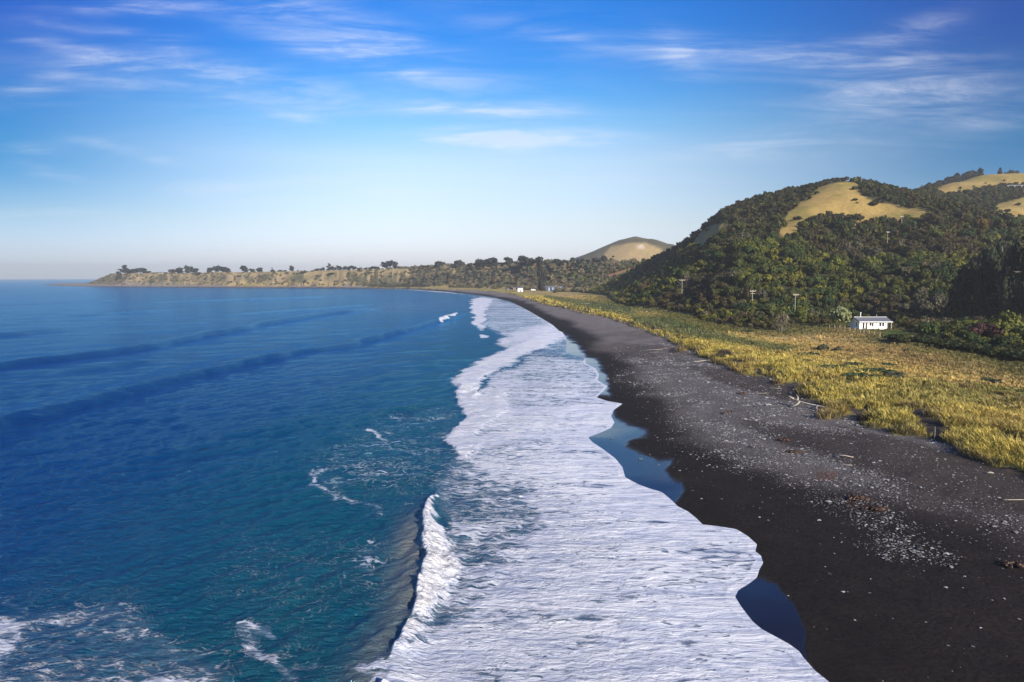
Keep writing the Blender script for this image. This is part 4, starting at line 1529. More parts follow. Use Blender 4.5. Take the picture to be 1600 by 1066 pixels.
BARE = [(1222, 517, 3.3, 5.2, 'leafless pale twiggy tree at the meadow edge left of the house', M_DEAD),
        (1448, 523, 2.8, 5.0, 'pale bare stemmed tree right of the lawn', M_DEAD),
        (1072, 452, 2.5, 5.5, 'bare grey tree beside the leftmost power pole', M_DEAD),
        (1410, 392, 2.4, 4.0, 'bare grey tree high in the bush right of the spur', M_DEAD),
        (1460, 395, 2.4, 4.0, 'bare grey tree in the bush below the valley', M_DEAD),
        (1325, 402, 2.4, 4.5, 'bare pale tree in the bush above the white house', M_DEAD)]
bare_proto = branches(5, 1.0, .45, 10, 2, .018, 3).mesh('limbs', M_DEAD)
twig = [crown(250 + i, 90, 7, .7, .10, .3, hollow=True) for i in range(2)]
twig_me = crown_mesh(twig[0], (0.16, 0.13, 0.085), 'twigs')
for px, py, R, H, lab, mt in BARE:
    x, y, z = ground_at(px, py)
    if y > 350:
        H *= 1.5
        R *= 1.3
    e = thing('bare_tree', lab, 'tree', (x, y, z - .1), px * .01)
    l_ = link('limbs', bare_proto, e)
    l_.scale = (H * .8, H * .8, H)
    l2 = link('twigs', twig_me, e)
    l2.scale = (R * .8, R * .8, H * .8)
x, y, z = ground_at(1536, 536)
o = link('shrub', crown_mesh(T_HI[1], (0.065, 0.03, 0.028)), None, (x, y, z))
o.scale = (4.2, 4.2, 3.6)
tag(o, 'large reddish brown shrub below the dark pines', 'shrub')
x, y, z = ground_at(1533, 362)
o = link('shrub', crown_mesh(T_HI[2], (0.13, 0.085, 0.02)), None, (x, y, z))
o.scale = (5.2, 5.2, 5.4)
tag(o, 'golden orange shrub high in the dark bush at right', 'shrub')

# low shrubs out on the meadow
LOWS = [(1288, 548, 1.7, 1.5, 0, 'round grey green shrub standing alone mid meadow'), (1310, 549, 1.2, 1.0, 0, 'smaller shrub right of the round grey green one'),
        (1215, 555, .8, .8, 2, 'small rusty orange shrub in the pale grass'), (1265, 556, 3.0, .7, 1, 'spreading green mat in pale grass below the round shrub'),
        (1266, 566, 2.4, .6, 0, 'brownish mat shrub just seaward of the green mat'), (1310, 578, 3.8, .8, 1, 'broad green mat shrub, centre of the meadow'),
        (1335, 572, 2.6, .7, 1, 'green mat shrub right behind the broad one'), (1345, 592, 3.4, .9, 1, 'dark green mat nearest the beach in the centre group'),
        (1347, 584, 2.0, .8, 1, 'small dark green mat above the nearest mat'), (1388, 573, 2.0, .7, 1, 'small isolated green mat right of the centre group'),
        (1375, 584, 3.0, .9, 1, 'green mat at the left of the brown tangled patch'), (1402, 590, 3.2, .9, 0, 'olive tangled shrub at the right of the centre group'),
        (1170, 519, 2.6, .7, 1, 'green mat right of the long green band'), (1420, 549, 1.2, .7, 0, 'small olive shrub in front of the lawn hedge'),
        (1560, 600, 1.5, .8, 0, 'dark shrub in the right meadow near the edge'), (1545, 597, 1.2, .7, 1, 'small shrub beside the dark one in the right meadow'),
        (1380, 549, 1.1, .7, 0, 'small shrub left of the hedge in front of house'), (870, 458, 4, 3, 0, 'low round shrub on the sand flat far up the beach')]
mat_me = [crown_mesh(T_SH[0], (0.075, 0.08, 0.045)), crown_mesh(T_SH[1], (0.045, 0.07, 0.03)), crown_mesh(T_SH[2], (0.16, 0.07, 0.02))]
for i, (px, py, R, H, k, lab) in enumerate(LOWS):
    x, y, z = ground_at(px, py)
    o = link('low_shrub', mat_me[k], None, (x, y, z - .1))
    o.scale = (R, R * .8, H * 1.1)
    o.rotation_euler = (0, 0, (i * .37) % .6)
    tag(o, lab, 'shrub', 'low shrubs on the meadow')
# hedge of low shrubs right of the lawn
HED = [(1398, 534), (1415, 537), (1432, 538), (1448, 536), (1460, 543), (1478, 545), (1492, 541), (1506, 549), (1520, 552), (1534, 549), (1548, 556), (1562, 559), (1578, 556), (1590, 563), (1604, 566), (1470, 533), (1500, 533), (1600, 552)]
hed_me = [crown_mesh(T_HI[0], (0.035, 0.045, 0.014)), crown_mesh(T_HI[3], (0.055, 0.06, 0.016)), crown_mesh(T_HI[4], (0.025, 0.038, 0.014))]
order_h = sorted(range(len(HED)), key=lambda i: HED[i][0])
for k, i in enumerate(order_h):
    px, py = HED[i]
    x, y, z = ground_at(px, py)
    o = link('hedge_shrub', hed_me[k % 3], None, (x, y, z - .2))
    o.scale = (3.4, 3.0, 1.7)
    o.rotation_euler = (0, 0, k)
    tag(o, f'{ORD[k]} from left of the low dense shrubs lining the meadow right of lawn', 'shrub', 'low dense shrubs right of the lawn')

# ------------------------------------------------------------------ trees on the headland and behind the bay
T_FAR = [crown(300 + i, 190, 13, .85, .16, .22, tall=.8) for i in range(4)]
far_me = [crown_mesh(tm, c) for tm, c in zip(T_FAR, [(0.028, 0.034, 0.026), (0.034, 0.038, 0.028), (0.024, 0.03, 0.024), (0.04, 0.042, 0.03)])]
far_tr = [trunk_mb(1.15, .05, .1 * (i - 1), 3, 60 + i, .5).mesh('trunk', M_BARK) for i in range(3)]
T_CON = [crown(320 + i, 150, 12, .8, .15, .1, cone=True) for i in range(2)]
con_me = [crown_mesh(tm, (0.024, 0.032, 0.024)) for tm in T_CON]


def shore_y(px):
    """how far away the bay shore is in the direction px"""
    u = (px - 800) / (FOC * math.cos(PITCH))
    yv = np.arange(700, 2200, 4.0)
    sx = sample(F['s'], u * yv, yv)
    k = np.argmax(sx > 0)
    return float(yv[k])


# px, top row, width px, depth behind the shore, cone?, label
HL = [
    (194.5, 413.5, 17, 115, 1, 'tallest dark conifer at the tip of the headland'), (205, 420, 14, 110, 0, 'dark tree between the two conifers at the headland tip'),
    (218, 418.5, 20, 110, 0, 'broad dark tree second in the clump at the headland tip'), (229, 422, 12, 108, 0, 'low dark tree at the right of the headland tip clump'),
    (184, 424, 12, 90, 0, 'small tree on the seaward slope left of the tip conifer'), (242, 425, 12, 160, 0, 'low tree in the line right of the tip clump'), (256, 425, 12, 165, 0, 'low tree midway between the two left clumps'),
    (270, 419, 14, 120, 0, 'left tree of the second headland clump'), (282, 418, 16, 120, 0, 'second tree of the second headland clump'), (294.5, 413.5, 14, 118, 0, 'tallest tree of the second headland clump'),
    (304, 419, 12, 112, 0, 'right tree of the second headland clump'), (309, 424, 10, 92, 0, 'low tree hanging over the cliff under the second clump'),
    (326, 418, 14, 116, 0, 'left tree of the third headland clump'), (337, 413.5, 13, 120, 0, 'tallest tree of the third headland clump'),
    (349, 416.5, 19, 118, 0, 'broad dark tree of the third headland clump'), (356, 421, 12, 118, 0, 'right tree of the third headland clump'),
    (383, 415, 15, 118, 0, 'open crowned tree alone right of the third clump'), (394, 419, 11, 118, 0, 'small tree right of the open crowned one'), (405, 418, 11, 118, 0, 'round small tree, right end of the fourth clump'),
    (425, 418, 7, 118, 1, 'small pointed tree on the bare headland top'), (436, 421.5, 9, 122, 0, 'low tree in the hedge, left end'), (444, 421.5, 9, 122, 0, 'low tree in the hedge, right end'),
    (455.5, 415, 8, 118, 0, 'lone narrow tree standing up on the headland top'), (466, 421, 4, 118, 0, 'tiny tree right of the lone narrow tree'),
    (476, 422, 9, 70, 1, 'dark conical tree near the cliff top'), (477, 437, 7, 46, 1, 'dark conical tree at the foot of the cliff'),
    (518, 426, 14, 72, 0, 'dark round tree on the cliff face, left one'), (539, 426, 13, 76, 0, 'dark round tree on the cliff face, right one'),
    (494, 419.5, 9, 122, 0, 'small tree at the left of the gabled tree clump'), (504, 417, 9, 122, 0, 'bushy tree left of the pointed one'), (514, 411, 10, 122, 1, 'pointed tree rising over the middle headland'),
    (521, 414, 8, 122, 0, 'tree touching the pointed tree on its right'), (530, 415, 11, 122, 0, 'first tree of the even row on the headland'), (540, 415, 11, 122, 0, 'second tree of the even row on the headland'), (550, 415, 12, 122, 0, 'third tree of the even row on the headland'),
    (562, 417, 9, 122, 0, 'small tree after the even row'), (571, 418, 8, 122, 0, 'last small tree before the dark broad one'), (585, 415.5, 17, 112, 0, 'dark broad low tree left of the big round one'),
    (609, 407, 23, 122, 0, 'big round crowned tree on the headland'), (624, 415, 14, 120, 0, 'tree on the right shoulder of the big round one'),
    (645, 416, 14, 125, 0, 'low tree left of the dome tree above the bay'), (665, 414, 14, 130, 0, 'low brown tree next to the dome tree'),
    (687, 408, 15, 130, 0, 'dome shaped tree above the bay'), (717.5, 403, 15, 130, 0, 'lone tall round tree above the bay'), (735, 411, 14, 130, 0, 'low tree right of the lone tall one'),
    (752, 403, 22, 130, 0, 'first big pine of the long grove'), (768, 402, 19, 130, 0, 'second big pine of the long grove'), (779, 408, 14, 100, 0, 'lower pine in front of the long grove'), (792, 401.5, 22, 130, 0, 'third big pine of the long grove'),
    (805, 406, 14, 125, 0, 'pine in the dip of the long grove'), (818, 399, 18, 130, 0, 'tallest pine of the long grove'), (831, 400, 18, 130, 0, 'fifth big pine of the long grove'), (845, 401, 20, 130, 0, 'last big pine at the right of the grove'),
    (847, 412, 16, 90, 0, 'lower dark pine under the right end of the grove'),
    (868, 404, 13, 150, 0, 'first tree of the open group right of the gap'), (880, 403, 13, 150, 0, 'second tree of the open group right of the gap'), (893, 402, 12, 150, 0, 'third tree of the open group'), (906, 402, 15, 150, 0, 'fourth and broadest tree of the open group'),
    (920, 405, 10, 170, 0, 'last small tree of the open group'), (934, 400, 15, 260, 0, 'left pine in front of the small tan hill'), (946, 399, 14, 260, 0, 'middle pine in front of the small tan hill'), (958, 399, 11, 260, 1, 'right pointed pine in front of the small tan hill'),
    (986, 405.5, 10, 330, 0, 'small round tree under the tan hill'), (1018, 406, 8, 330, 0, 'small tree at the right foot of the tan hill'),
]
for i in range(9):
    HL.append((966 + i * 7.5, 410.5 + .2 * i, 9, 300, 0, f'{ORD[i]} from left in the dark hedge below the tan hill'))
HL += [(901, 429, 11, -1, 1, 'dark conical tree rising behind the grass flat')]
for i, (px, top, wpx_, dep, cone_, lab) in enumerate(HL):
    if dep < 0:
        y = 800.0
    else:
        y = shore_y(px) + dep
        if dep > 99:
            u0 = (px - 800) / (FOC * math.cos(PITCH))
            for k_ in range(50):
                if sample(F['bluff'], np.array([u0 * y]), np.array([y]))[0] > 0.88 * np.interp(u0, [-0.62, -0.3, -0.12, 0.1, 0.4], [24, 28, 36, 36, 40]):
                    break
                y += 8
    x, _, zt = at_depth(px, top, y)
    z = gz(x, y)
    H = zt - z
    R = wpx_ / 2 / FOC * y * 1.32
    if H < 5:
        z = zt - 6
        H = 6.0
    if cone_:
        e = thing('conifer', lab, 'tree', (x, y, z - .3), i * .7, 'trees along the headland and bay')
        e.scale = (R * 1.25, R * 1.25, H / 2.45)
        link('crown', con_me[i % 2], e)
        link('trunk', far_tr[0], e)
    else:
        std_tree('headland_tree', x, y, z, R, H, i, lab, 'tree', 'trees along the headland and bay', far_me, far_tr, i * .7)

# ------------------------------------------------------------------ the white house
HX, HY = 111.7, 219.0
hz = gz(HX + 5, HY + 3)
hz = 3.55 if abs(hz - 3.5) > .6 else hz
house = thing('white_house', 'small white single storey beach house with grey gable roof', 'house', (HX, HY, hz))
MB().box(0.0, 8.8, 0.0, 6.3, 0.0, 2.55).prism([(0, 2.55), (6.3, 2.55), (3.3, 3.62)], 'x', 0.0, 8.8).build('wall', M_WHITE, house)
MB().box(8.8, 10.0, 2.2, 6.3, 0, 2.55).build('side_room', M_DARKW, house)
rf = MB()
rf.prism([(-0.45, 2.42), (3.3, 3.70), (3.3, 3.82), (-0.45, 2.54)], 'x', -0.3, 10.4)
rf.prism([(3.302, 3.70), (6.75, 2.52), (6.75, 2.64), (3.302, 3.82)], 'x', -0.3, 10.4)
roof = rf.build('roof', M_ROOF, house)
MB().box(-0.3, 10.4, 3.15, 3.45, 3.80, 3.88).build('ridge_cap', M_TRIM, roof)
MB().box(-0.32, 10.42, -0.58, -0.452, 2.33, 2.56).build('gutter', M_TRIM, roof)
MB().prism([(-0.45, 2.27), (3.3, 3.55), (3.3, 3.84), (-0.45, 2.56)], 'x', -0.36, -0.302).build('bargeboard', M_DARKW, roof)
MB().tube([(2.2, 3.9, 3.3), (2.2, 3.9, 5.2)], [.13, .13], 8).box(2.02, 2.38, 3.72, 4.08, 5.2, 5.32).build('chimney', M_TRIM, house)
MB().tube([(7.7, 4.4, 3.2), (7.7, 4.4, 4.7)], [.08, .08], 8).build('vent_pipe', M_POLE, house)
MB().tube([(5.4, -.10, 0), (5.4, -.10, 2.4)], [.05, .05], 6).build('downpipe', M_POLE, house)


def window(x0, x1, z0, z1, side='front'):
    f = MB()
    t_ = 0.07
    if side == 'front':
        f.box(x0 - t_, x1 + t_, -.06, -.003, z0 - t_, z0).box(x0 - t_, x1 + t_, -.06, -.003, z1, z1 + t_)
        f.box(x0 - t_, x0, -.06, -.003, z0, z1).box(x1, x1 + t_, -.06, -.003, z0, z1)
        fr = f.build('window', M_TRIM, house)
        MB().box(x0, x1, -.03, -.005, z0, z1).build('pane', M_GLASS, fr)
    else:
        f.box(-.06, -.003, x0 - t_, x1 + t_, z0 - t_, z0).box(-.06, -.003, x0 - t_, x1 + t_, z1, z1 + t_)
        f.box(-.06, -.003, x0 - t_, x0, z0, z1).box(-.06, -.003, x1, x1 + t_, z0, z1)
        fr = f.build('window', M_TRIM, house)
        MB().box(-.03, -.005, x0, x1, z0, z1).build('pane', M_GLASS, fr)
    return fr


window(1.05, 1.6, .25, 2.15)
window(3.25, 3.8, 1.2, 2.1)
window(4.0, 4.5, .95, 2.1)
window(6.4, 7.0, 1.0, 2.1)
window(7.3, 7.9, 1.0, 2.1)
window(1.5, 2.2, .9, 2.1, 'left')
dr_ = MB().box(2.0, 2.55, -.05, -.003, .08, 2.2).build('door', M_DARKW, house)
MB().box(2.44, 2.5, -.09, -.052, 1.0, 1.1).build('handle', M_TRIM, dr_)
dr_ = MB().box(-.05, -.003, 3.4, 4.3, .08, 2.15).build('door', M_TRIM, house)
MB().box(-.09, -.052, 3.48, 3.54, 1.0, 1.1).build('handle', M_DARKW, dr_)
MB().tube([(10.1, -.3, 0), (10.1, -.3, 2.42)], [.06, .06], 6).build('veranda_post', M_TRIM, house)
MB().tube([(10.1, 2.0, 0), (10.1, 2.0, 2.9)], [.06, .06], 6).build('veranda_post', M_TRIM, house)
MB().box(-.5, 11.3, -2.0, -.004, -.6, .06).box(-1.6, -.06, -2.0, 4.0, -.6, .04).build('deck', M_DECK, house)

# fence of short posts on the seaward side
fx0, fy0, fz0 = ground_at(1296, 512)
posts = [(1296, 512), (1304, 513), (1312, 514), (1320, 515), (1328, 517), (1336, 518), (1344, 520.5), (1350, 521.5), (1358, 522.5), (1366, 524), (1375, 526)]
pf = thing('post_fence', 'pale wire fence on short timber posts in the grass before the white house', 'fence', (fx0, fy0, fz0))
prev = None
wires = MB()
pp_ = []
for px, py in posts:
    x, y, z = ground_at(px, py)
    lx, ly, lz = x - fx0, y - fy0, z - fz0
    MB().tube([(lx, ly, lz - .3), (lx, ly, lz + 1.15)], [.11, .10], 6).build('post', M_POST, pf)
    pp_.append((lx, ly, lz))
for hgt2 in (.45, .95):
    wires.tube([(a, b_, c_ + hgt2) for a, b_, c_ in pp_], [.012] * len(pp_), 4)
wires.build('wire', M_POLE, pf)

x, y, z = ground_at(1412, 528)
ed = MB().box(-2.6, 2.6, -.15, .15, -.2, .25).box(-2.6, 2.6, -.16, .14, .26, .55).box(-2.65, -2.45, -.28, -.17, -.2, .6).box(2.45, 2.65, -.28, -.17, -.2, .6).build('timber_edging', M_DECK)
ed.location = (x, y, z)
tag(ed, 'low tan timber retaining edge on the lawn right of the house', 'garden edging')


# ------------------------------------------------------------------ power poles
def pole(px, ptop, y, arm, lab, cls=1.0, insul=4, second=False):
    if y > 380:
        x, y, z = ground_at(px, ptop + 18)
        zt = z + 9
    else:
        x, _, zt = at_depth(px, ptop, y)
        z = gz(x, y)
    H = max(zt - z, 6)
    e = thing('power_pole', lab, 'power pole', (x, y, zt - H), rad(12), 'power poles along the foot of the hill')
    MB().tube([(0, 0, -.5), (0, 0, H)], [.15 * cls, .11 * cls], 8).build('pole', M_POLE, e)
    MB().box(-arm, arm, -.28, -.14, H - .45, H - .27).build('crossarm', M_POST, e)
    if second:
        MB().box(-arm * .8, arm * .8, -.28, -.14, H - 1.35, H - 1.2).build('crossarm', M_POST, e)
    for k in range(insul):
        xx = -arm * .9 + 1.8 * arm * k / (insul - 1)
        MB().tube([(xx, -.21, H - .27), (xx, -.21, H - .1), (xx, -.21, H + .05)], [.04, .09, .05], 6).build('insulator', M_TRIM, e)
    return e


pole(1066, 437, 365, 1.7, 'leftmost concrete power pole with a tilted crossarm, above the low scrub', 1.3)
pole(1176, 454, 290, 1.3, 'middle power pole with two crossarms in green bush', 1.3, 4, True)
pole(1243, 459.5, 262, 1.2, 'right power pole with one crossarm, left of the garden tree', 1.2)
pole(1408, 345, 455, 1.2, 'small distant power pole at the foot of the grassy spur', 1.2)
pole(1386, 371, 400, 1.0, 'small power pole half sunk in the bush under the spur', 1.1)

# ------------------------------------------------------------------ far things along the bay
def far_obj(px, py, y):
    x, _, zt = at_depth(px, py, y)
    return x, y, gz(x, y)


x, y = unp(866, 454.5, 4.0)
z = gz(x, y)
barn = thing('blue_shed', 'long dark blue shed with white uprights behind the grass flat', 'shed', (x, y, z - .3))
MB().box(-10, 10, 0, 8, 0, 4.6).build('wall', M_BLUE, barn)
MB().prism([(-.6, 4.6), (8.6, 4.6), (8.6, 4.9), (4, 6.4), (-.6, 4.9)], 'x', -10.6, 10.6).build('roof', M_ROOF, barn)
for k in range(4):
    MB().box(-6.5 + 4.6 * k, -5.9 + 4.6 * k, -.4, -.003, 0, 4.6).build('upright', M_TRIM, barn)
MB().box(6, 9, -.06, -.004, .2, 3.4).build('door', M_DARKW, barn)

x, y = unp(833, 454.2, 3.6)
z = gz(x, y)
car = thing('parked_car', 'white car parked at the top of the beach beside the blue shed', 'car', (x, y, z))
MB().prism([(-2.3, .35), (2.3, .35), (2.35, .95), (1.5, 1.05), (.9, 1.65), (-1.5, 1.65), (-2.1, 1.05), (-2.35, .9)], 'y', -.9, .9).build('body', M_TRIM, car)
MB().prism([(-1.4, 1.08), (1.25, 1.08), (.85, 1.55), (-1.35, 1.55)], 'y', -.93, .93).build('window', M_GLASS, car)
for dx in (-1.45, 1.45):
    for dy in (-.85, .85):
        MB().tube([(dx, dy - .12, .36), (dx, dy + .12, .36)], [.36, .36], 10).build('wheel', M_DARKW, car)
car.scale = (1.3, 1.3, 1.3)
car.rotation_euler = (0, 0, .3)
for px, py, wd, lab in [(804, 451.2, 3.6, 'right pale hut with low roof at the far end of the beach'), (794, 452.2, 2.6, 'left smaller pale hut at the far end of the beach')]:
    x, y = unp(px, py + 1.2, 4)
    z = gz(x, y)
    hu = thing('beach_hut', lab, 'hut', (x, y, z), .2, 'pale huts at the far end of the beach')
    MB().box(-wd / 2, wd / 2, 0, 5, -.5, 2.4).build('wall', M_DEAD, hu)
    MB().prism([(-.5, 2.4), (5.5, 2.4), (2.5, 3.6)], 'x', -wd / 2 - .4, wd / 2 + .4).build('roof', M_ROOF, hu)
    MB().box(-.5, .5, -.08, -.003, 0, 2.0).build('door', M_DARKW, hu)
x, y, zz_ = at_depth(813, 428, shore_y(813) + 95)
hu = thing('farmhouse', 'tiny white farmhouse half hidden under the long pine grove', 'house', (x, y, gz(x, y)))
MB().box(-3, 3, 0, 5, -1, 4).build('wall', M_TRIM, hu)
MB().prism([(-.4, 4), (5.4, 4), (2.5, 5.6)], 'x', -3.4, 3.4).build('roof', M_ROOF, hu)
MB().box(-.5, .5, -.08, -.003, 0, 2.2).build('door', M_DARKW, hu)
x, y, zz_ = at_depth(251, 428, shore_y(251) + 105)
hu = thing('farmhouse', 'low white farmhouse on the headland between the left tree clumps', 'house', (x, y, gz(x, y)))
MB().box(-5, 5, 0, 6, -1, 2.2).build('wall', M_POLE, hu)
MB().prism([(-.4, 2.2), (6.4, 2.2), (3, 3.4)], 'x', -5.4, 5.4).build('roof', M_ROOF, hu)
MB().box(-.5, .5, -.08, -.003, 0, 2.1).build('door', M_DARKW, hu)
# dark hill building at the far right
x, y, zz_ = ground_at(1594, 296)
hb = thing('hill_house', 'dark long house with pale posts on the far right hillside', 'house', (x, y, zz_ + .2), -.1)
MB().box(-12, 12, 0, 9, -3, 3.0).build('wall', M_DARKW, hb)
MB().box(-13, 13, -2.5, 9.5, 3.0, 3.5).build('roof', M_ROOF, hb)
for k in range(5):
    MB().box(-12 + 6 * k - .15, -12 + 6 * k + .15, -2.3, -2.0, -3, 3.0).build('post', M_TRIM, hb)
for k in range(4):
    MB().box(-10.2 + 6 * k, -7.8 + 6 * k, -.06, -.004, .4, 2.4).build('window', M_GLASS, hb)

# ------------------------------------------------------------------ driftwood, kelp, stones
def drift(px, py, segs, r, lab, name='driftwood_log', rot=0.0):
    x, y, z = ground_at(px, py)
    mb = MB()
    for sgm in segs:
        n = len(sgm)
        mb.tube(sgm, [.7 * r * (1 - .65 * k / (n - 1)) for k in range(n)], 7)
    o = mb.build(name, M_DRIFT, smooth=True)
    o.location = (x, y, z)
    o.rotation_euler = (0, 0, rot)
    return tag(o, lab, 'driftwood', None)


drift(1281, 641, [[(2.2, -.6, .12), (.8, .1, .35), (-.8, .9, .6), (-2.0, 1.8, .85), (-2.9, 2.6, 1.2)], [(-.2, .5, .5), (-.5, -.1, .25), (-.6, -.7, .0)],
                  [(-2.0, 1.8, .85), (-2.5, 1.4, .5), (-3.2, 1.3, .2)], [(-2.2, 2.0, .9), (-1.9, 2.6, 1.3), (-2.1, 3.0, 1.7)], [(-2.6, 2.3, 1.1), (-3.3, 2.5, 1.5)]], .2,
      'large forked grey driftwood tree lying at the grass edge')
drift(1268, 650, [[(-.9, .1, .1), (0, 0, .12), (.8, -.25, .08)], [(0, 0, .12), (.3, .3, .2)]], .1, 'short pale driftwood piece seaward of the forked log')
drift(1332, 655, [[(-1.1, 0, .08), (0, .05, .1), (1.1, .25, .08)]], .09, 'thin pale stick on bare sand right of the forked log')
drift(1100, 566, [[(-2.4, -.8, .15), (-.5, -.1, .25), (1.4, .4, .4), (2.4, 1.4, .7)], [(-.5, -.1, .25), (-.2, .9, .3)], [(.5, .2, .3), (1.4, -.4, .2)]], .16,
      'branching white driftwood in the notch of the grass edge')
drift(1030, 547, [[(-3, -.6, .1), (0, -.4, .18), (2.0, .6, .3), (3.0, 2.2, .35)]], .08, 'long bent pale log lying on the gravel up the beach')
drift(1193, 616, [[(-1.1, -.1, .1), (0, 0, .12), (1.1, .2, .1)]], .06, 'straight thin stick on the gravel below the grass')
drift(1320, 715, [[(-.7, .35, .1), (0, 0, .18), (.7, -.4, .1)]], .13, 'stubby bleached log on the dark gravel band')
drift(1325, 728, [[(-.5, .1, .06), (.5, -.1, .06)]], .06, 'small stick just seaward of the stubby bleached log')
drift(1587, 783, [[(-.9, .1, .06), (0, 0, .1), (.9, .15, .06)]], .07, 'pale stick near the right edge of the beach')
drift(1548, 741, [[(-.3, .1, .06), (0, 0, .14), (.3, .05, .06)]], .16, 'small bleached stump end under the grass at right')
drift(1212, 608, [[(-.9, .3, .08), (0, 0, .14), (.9, -.3, .1)]], .07, 'thin driftwood tucked under the middle grass edge')
drift(1460, 688, [[(0, 0, -.1), (.03, 0, .8), (.02, .02, 1.5)]], .06, 'upright pale stick poking from the grass at right')
drift(915, 475, [[(-4, -1, .2), (0, 0, .3), (4, 1, .3)]], .25, 'log lying far up the beach on pale gravel')


def kelp(px, py, w_, l_, lab, seed):
    x, y, z = ground_at(px, py)
    rg_ = random.Random(seed)
    mb = MB()
    for k in range(34):
        a = rg_.uniform(-.8, .8) + (0 if k % 3 else 1.4)
        cx, cy = rg_.gauss(0, .4) * w_, rg_.gauss(0, .4) * l_
        L = rg_.uniform(.25, .6)
        mb.tube([(cx, cy, .02), (cx + L * .5 * math.cos(a), cy + L * .5 * math.sin(a), rg_.uniform(.08, .2)),
                 (cx + L * math.cos(a + .5), cy + L * math.sin(a + .5), .03)], [.05, .08, .03], 5)
    o = mb.build('seaweed_heap', M_KELP, smooth=True)
    o.location = (x, y, z)
    return tag(o, lab, 'seaweed', 'heaps of brown seaweed on the beach')


kelp(1340, 780, 1.1, .9, 'largest brown seaweed heap mid beach at right', 1)
kelp(1370, 797, .9, .6, 'orange brown seaweed heap right below the largest one', 2)
kelp(1240, 708, .9, .5, 'dark flat seaweed heap upslope of the white pebble patch', 3)
kelp(1135, 646, 1.1, .5, 'black seaweed streak seaward of the grass edge notch', 4)
kelp(1225, 688, .9, .5, 'thin seaweed heap left of the stubby log', 5)
kelp(1160, 616, 1.0, .6, 'dark seaweed wisp on gravel below the middle grass', 6)
kelp(1588, 885, .8, .5, 'rusty seaweed at the right edge of the near beach', 7)

# stones
rng = np.random.default_rng(9)
N = 330000
r = np.sqrt(rng.uniform(26 ** 2, 190 ** 2, N))
a = rng.uniform(rad(8), rad(42), N)
x, y = r * np.sin(a), r * np.cos(a)
gd = sample(gravel, x, y)
bm_ = sample(berm, x, y)
clump = fbm(x, y, 2.2, 3, 500)
p_ = np.clip(gd, 0, 1) ** 1.2 * 0.85 * sstep(.4, .6, clump) + 0.05 * bm_ + 0.010 * (sample(F['s'], x, y) > 3)
p_ *= np.interp(r, [30, 60, 120, 190], [1.0, 1.0, .7, .4])
ok = (rng.random(N) < p_) & (sample(F['g'], x, y) < .5) & (sample(F['s'], x, y) > 2)
x, y = x[ok], y[ok]
z = sample(LZ, x, y)
n = len(x)
print('stones', n)
oct_v = np.array([(1, 0, 0), (0, 1, 0), (-1, 0, 0), (0, -1, 0), (0, 0, .6), (0, 0, -.4), (.6, .6, .35), (-.6, .6, .3), (-.6, -.6, .35), (.6, -.6, .3)])
oct_f = np.array([(0, 6, 4), (6, 1, 4), (1, 7, 4), (7, 2, 4), (2, 8, 4), (8, 3, 4), (3, 9, 4), (9, 0, 4)])
szs = 0.042 * np.exp(rng.normal(0, .50, n)) * (1 + .5 * (rng.random(n) < .05)) * np.interp(np.hypot(x, y), [30, 100, 190], [1, 1.35, 1.9])
aa = rng.random(n) * 6.28
vx = szs[:, None] * (oct_v[None, :, 0] * np.cos(aa)[:, None] * 1.25 - oct_v[None, :, 1] * np.sin(aa)[:, None] * .85)
vy = szs[:, None] * (oct_v[None, :, 0] * np.sin(aa)[:, None] * 1.25 + oct_v[None, :, 1] * np.cos(aa)[:, None] * .85)
vz = szs[:, None] * oct_v[None, :, 2] * .9
V = np.stack([x[:, None] + vx, y[:, None] + vy, z[:, None] + vz + .01], -1).reshape(-1, 3)
T = (oct_f[None] + (np.arange(n) * 10)[:, None, None]).reshape(-1, 3)
tone = np.where(rng.random(n) < .45, rng.uniform(.30, .58, n), rng.uniform(.07, .25, n))
cc = np.repeat(np.stack([tone, tone * .97, tone * .93], -1), 10, axis=0)
tag(link('gravel', mk_mesh('gravel', V, T, M_STONE, cc)), 'scattered pale stones and pebbles over the dark sand', 'gravel', None, 'stuff')

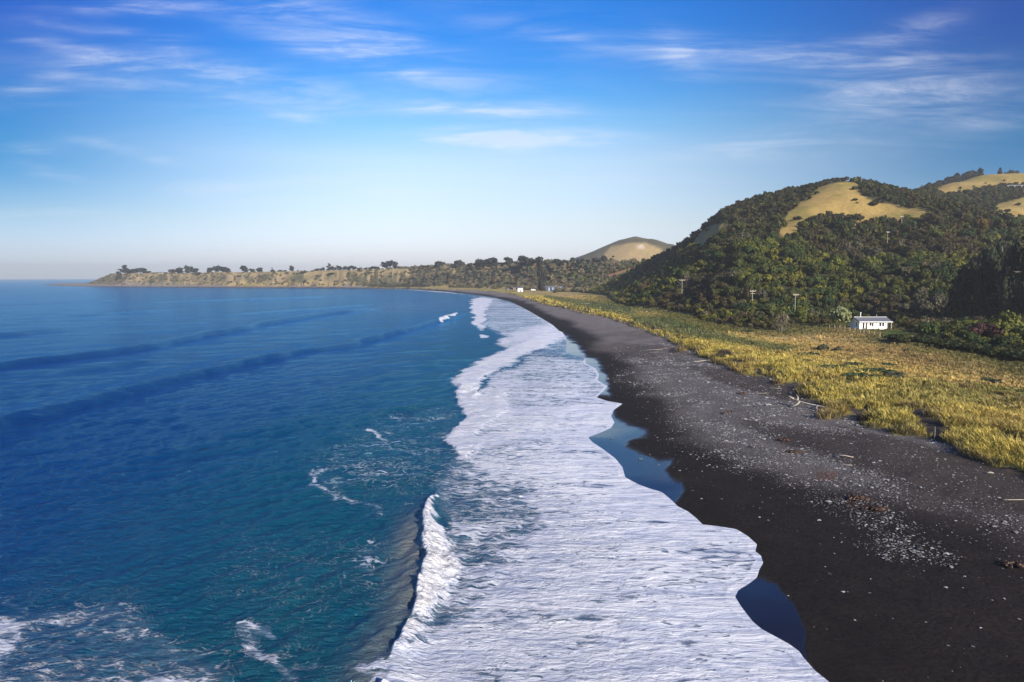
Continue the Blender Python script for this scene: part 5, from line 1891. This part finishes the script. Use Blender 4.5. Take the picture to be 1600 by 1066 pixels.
# ------------------------------------------------------------------ grass tufts
def tufts(x, y, z, nb, hgt_, wid, cols, rng, spread=.35):
    n = len(x)
    N = n * nb
    cx, cy, cz_ = np.repeat(x, nb), np.repeat(y, nb), np.repeat(z, nb)
    H = np.repeat(hgt_, nb) * (0.6 + .6 * rng.random(N))
    a = rng.random(N) * 6.28
    rr_ = spread * np.sqrt(rng.random(N)) * np.repeat(hgt_, nb)
    bx, by = cx + rr_ * np.cos(a), cy + rr_ * np.sin(a)
    ln = (0.25 + .65 * rng.random(N)) * H
    a2 = a + rng.normal(0, .5, N)
    tx, ty, tz = bx + ln * np.cos(a2), by + ln * np.sin(a2), cz_ + H * .9
    w_ = np.repeat(wid, nb) * (0.6 + .8 * rng.random(N))
    px_, py_ = -np.sin(a2 + rng.normal(0, .8, N)) * w_, np.cos(a2) * w_
    mx, my, mz = bx + ln * .35 * np.cos(a2), by + ln * .35 * np.sin(a2), cz_ + H * .62
    V = np.stack([np.stack([bx - px_ * .6, by - py_ * .6, cz_ - .05], -1), np.stack([bx + px_ * .6, by + py_ * .6, cz_ - .05], -1),
                  np.stack([mx + px_, my + py_, mz], -1), np.stack([mx - px_, my - py_, mz], -1), np.stack([tx, ty, tz], -1)], 1).reshape(-1, 3)
    i0 = np.arange(N) * 5
    T = np.concatenate([np.stack([i0, i0 + 1, i0 + 2], -1), np.stack([i0, i0 + 2, i0 + 3], -1), np.stack([i0 + 3, i0 + 2, i0 + 4], -1)])
    c = np.repeat(cols, nb, axis=0) * (0.75 + .5 * rng.random((N, 1)))
    return V, T, np.repeat(c, 5, axis=0)


rng = np.random.default_rng(21)
VV, TT, CC = [], [], []
off = 0
for r0, r1, dens_, nb, H0, W0 in [(50, 105, 3.6, 19, .75, .034), (105, 190, 1.5, 14, .75, .058), (190, 330, .5, 11, .8, .10), (330, 620, .12, 7, 1.0, .25)]:
    A_ = .5 * (r1 * r1 - r0 * r0) * rad(42)
    N = int(A_ * dens_)
    r = np.sqrt(rng.uniform(r0 * r0, r1 * r1, N))
    a = rng.uniform(rad(0), rad(42), N)
    x, y = r * np.sin(a), r * np.cos(a)
    gg = sample(F['g'], x, y) + 1.6 * (fbm(x, y, 2.5, 3, 601) - .5)
    ok = (gg > 0) & (sample(F['b'], x, y) < 3)
    hole = fbm(x, y, 3.2, 3, 602)
    ok &= ~((gg < 7) & (hole > .60) & (r < 150))
    hd = (x > HX - 2) & (x < HX + 12) & (y > HY - 2.3) & (y < HY + 7)
    lw = sample(lawn, x, y) > .4
    ok &= ~hd & ~lw
    x, y, gg = x[ok], y[ok], gg[ok]
    z = sample(LZ, x, y)
    n = len(x)
    cA = np.stack([sample(col[..., k], x, y) for k in range(3)], -1)
    var = fbm(x, y, 4, 3, 603)
    dk = sstep(.5, .75, var)[:, None]
    c = cA * (1 + .3 * (rng.random((n, 1)) - .5)) * 1.45 * np.array((1.04, .97, .95))
    c = c * (1 - .45 * dk) + dk * .45 * np.array((.07, .075, .02))
    hgt_ = H0 * (0.65 + .7 * rng.random(n)) * (0.6 + .8 * fbm(x, y, 3, 2, 604)) * (0.6 + .55 * sstep(30, 2, gg))
    V, T, c5 = tufts(x, y, z, nb, hgt_, np.full(n, W0), c, rng, .55)
    VV.append(V)
    TT.append(T + off)
    CC.append(c5)
    off += len(V)
    print('tufts', r0, n)
tag(link('grass', mk_mesh('grass', np.concatenate(VV), np.concatenate(TT), M_GRASS, np.concatenate(CC))),
    'yellow green dune grass covering the flat behind the beach', 'grass', None, 'stuff')

# ------------------------------------------------------------------ sea haze
m = bpy.data.materials.new('haze')
m.use_nodes = True
nt = m.node_tree
for n_ in list(nt.nodes):
    nt.nodes.remove(n_)
o_ = nt.nodes.new('ShaderNodeOutputMaterial')
v_ = nt.nodes.new('ShaderNodeVolumePrincipled')
v_.inputs['Color'].default_value = (0.96, 0.99, 1.0, 1)
v_.inputs['Density'].default_value = 0.00015
v_.inputs['Anisotropy'].default_value = 0.2
nt.links.new(v_.outputs[0], o_.inputs['Volume'])
hz_ = MB().box(-8800, 8800, -600, 8900, -4, 170).build('haze', m)
tag(hz_, 'thin pale sea haze lying over the bay', None, None, 'stuff')
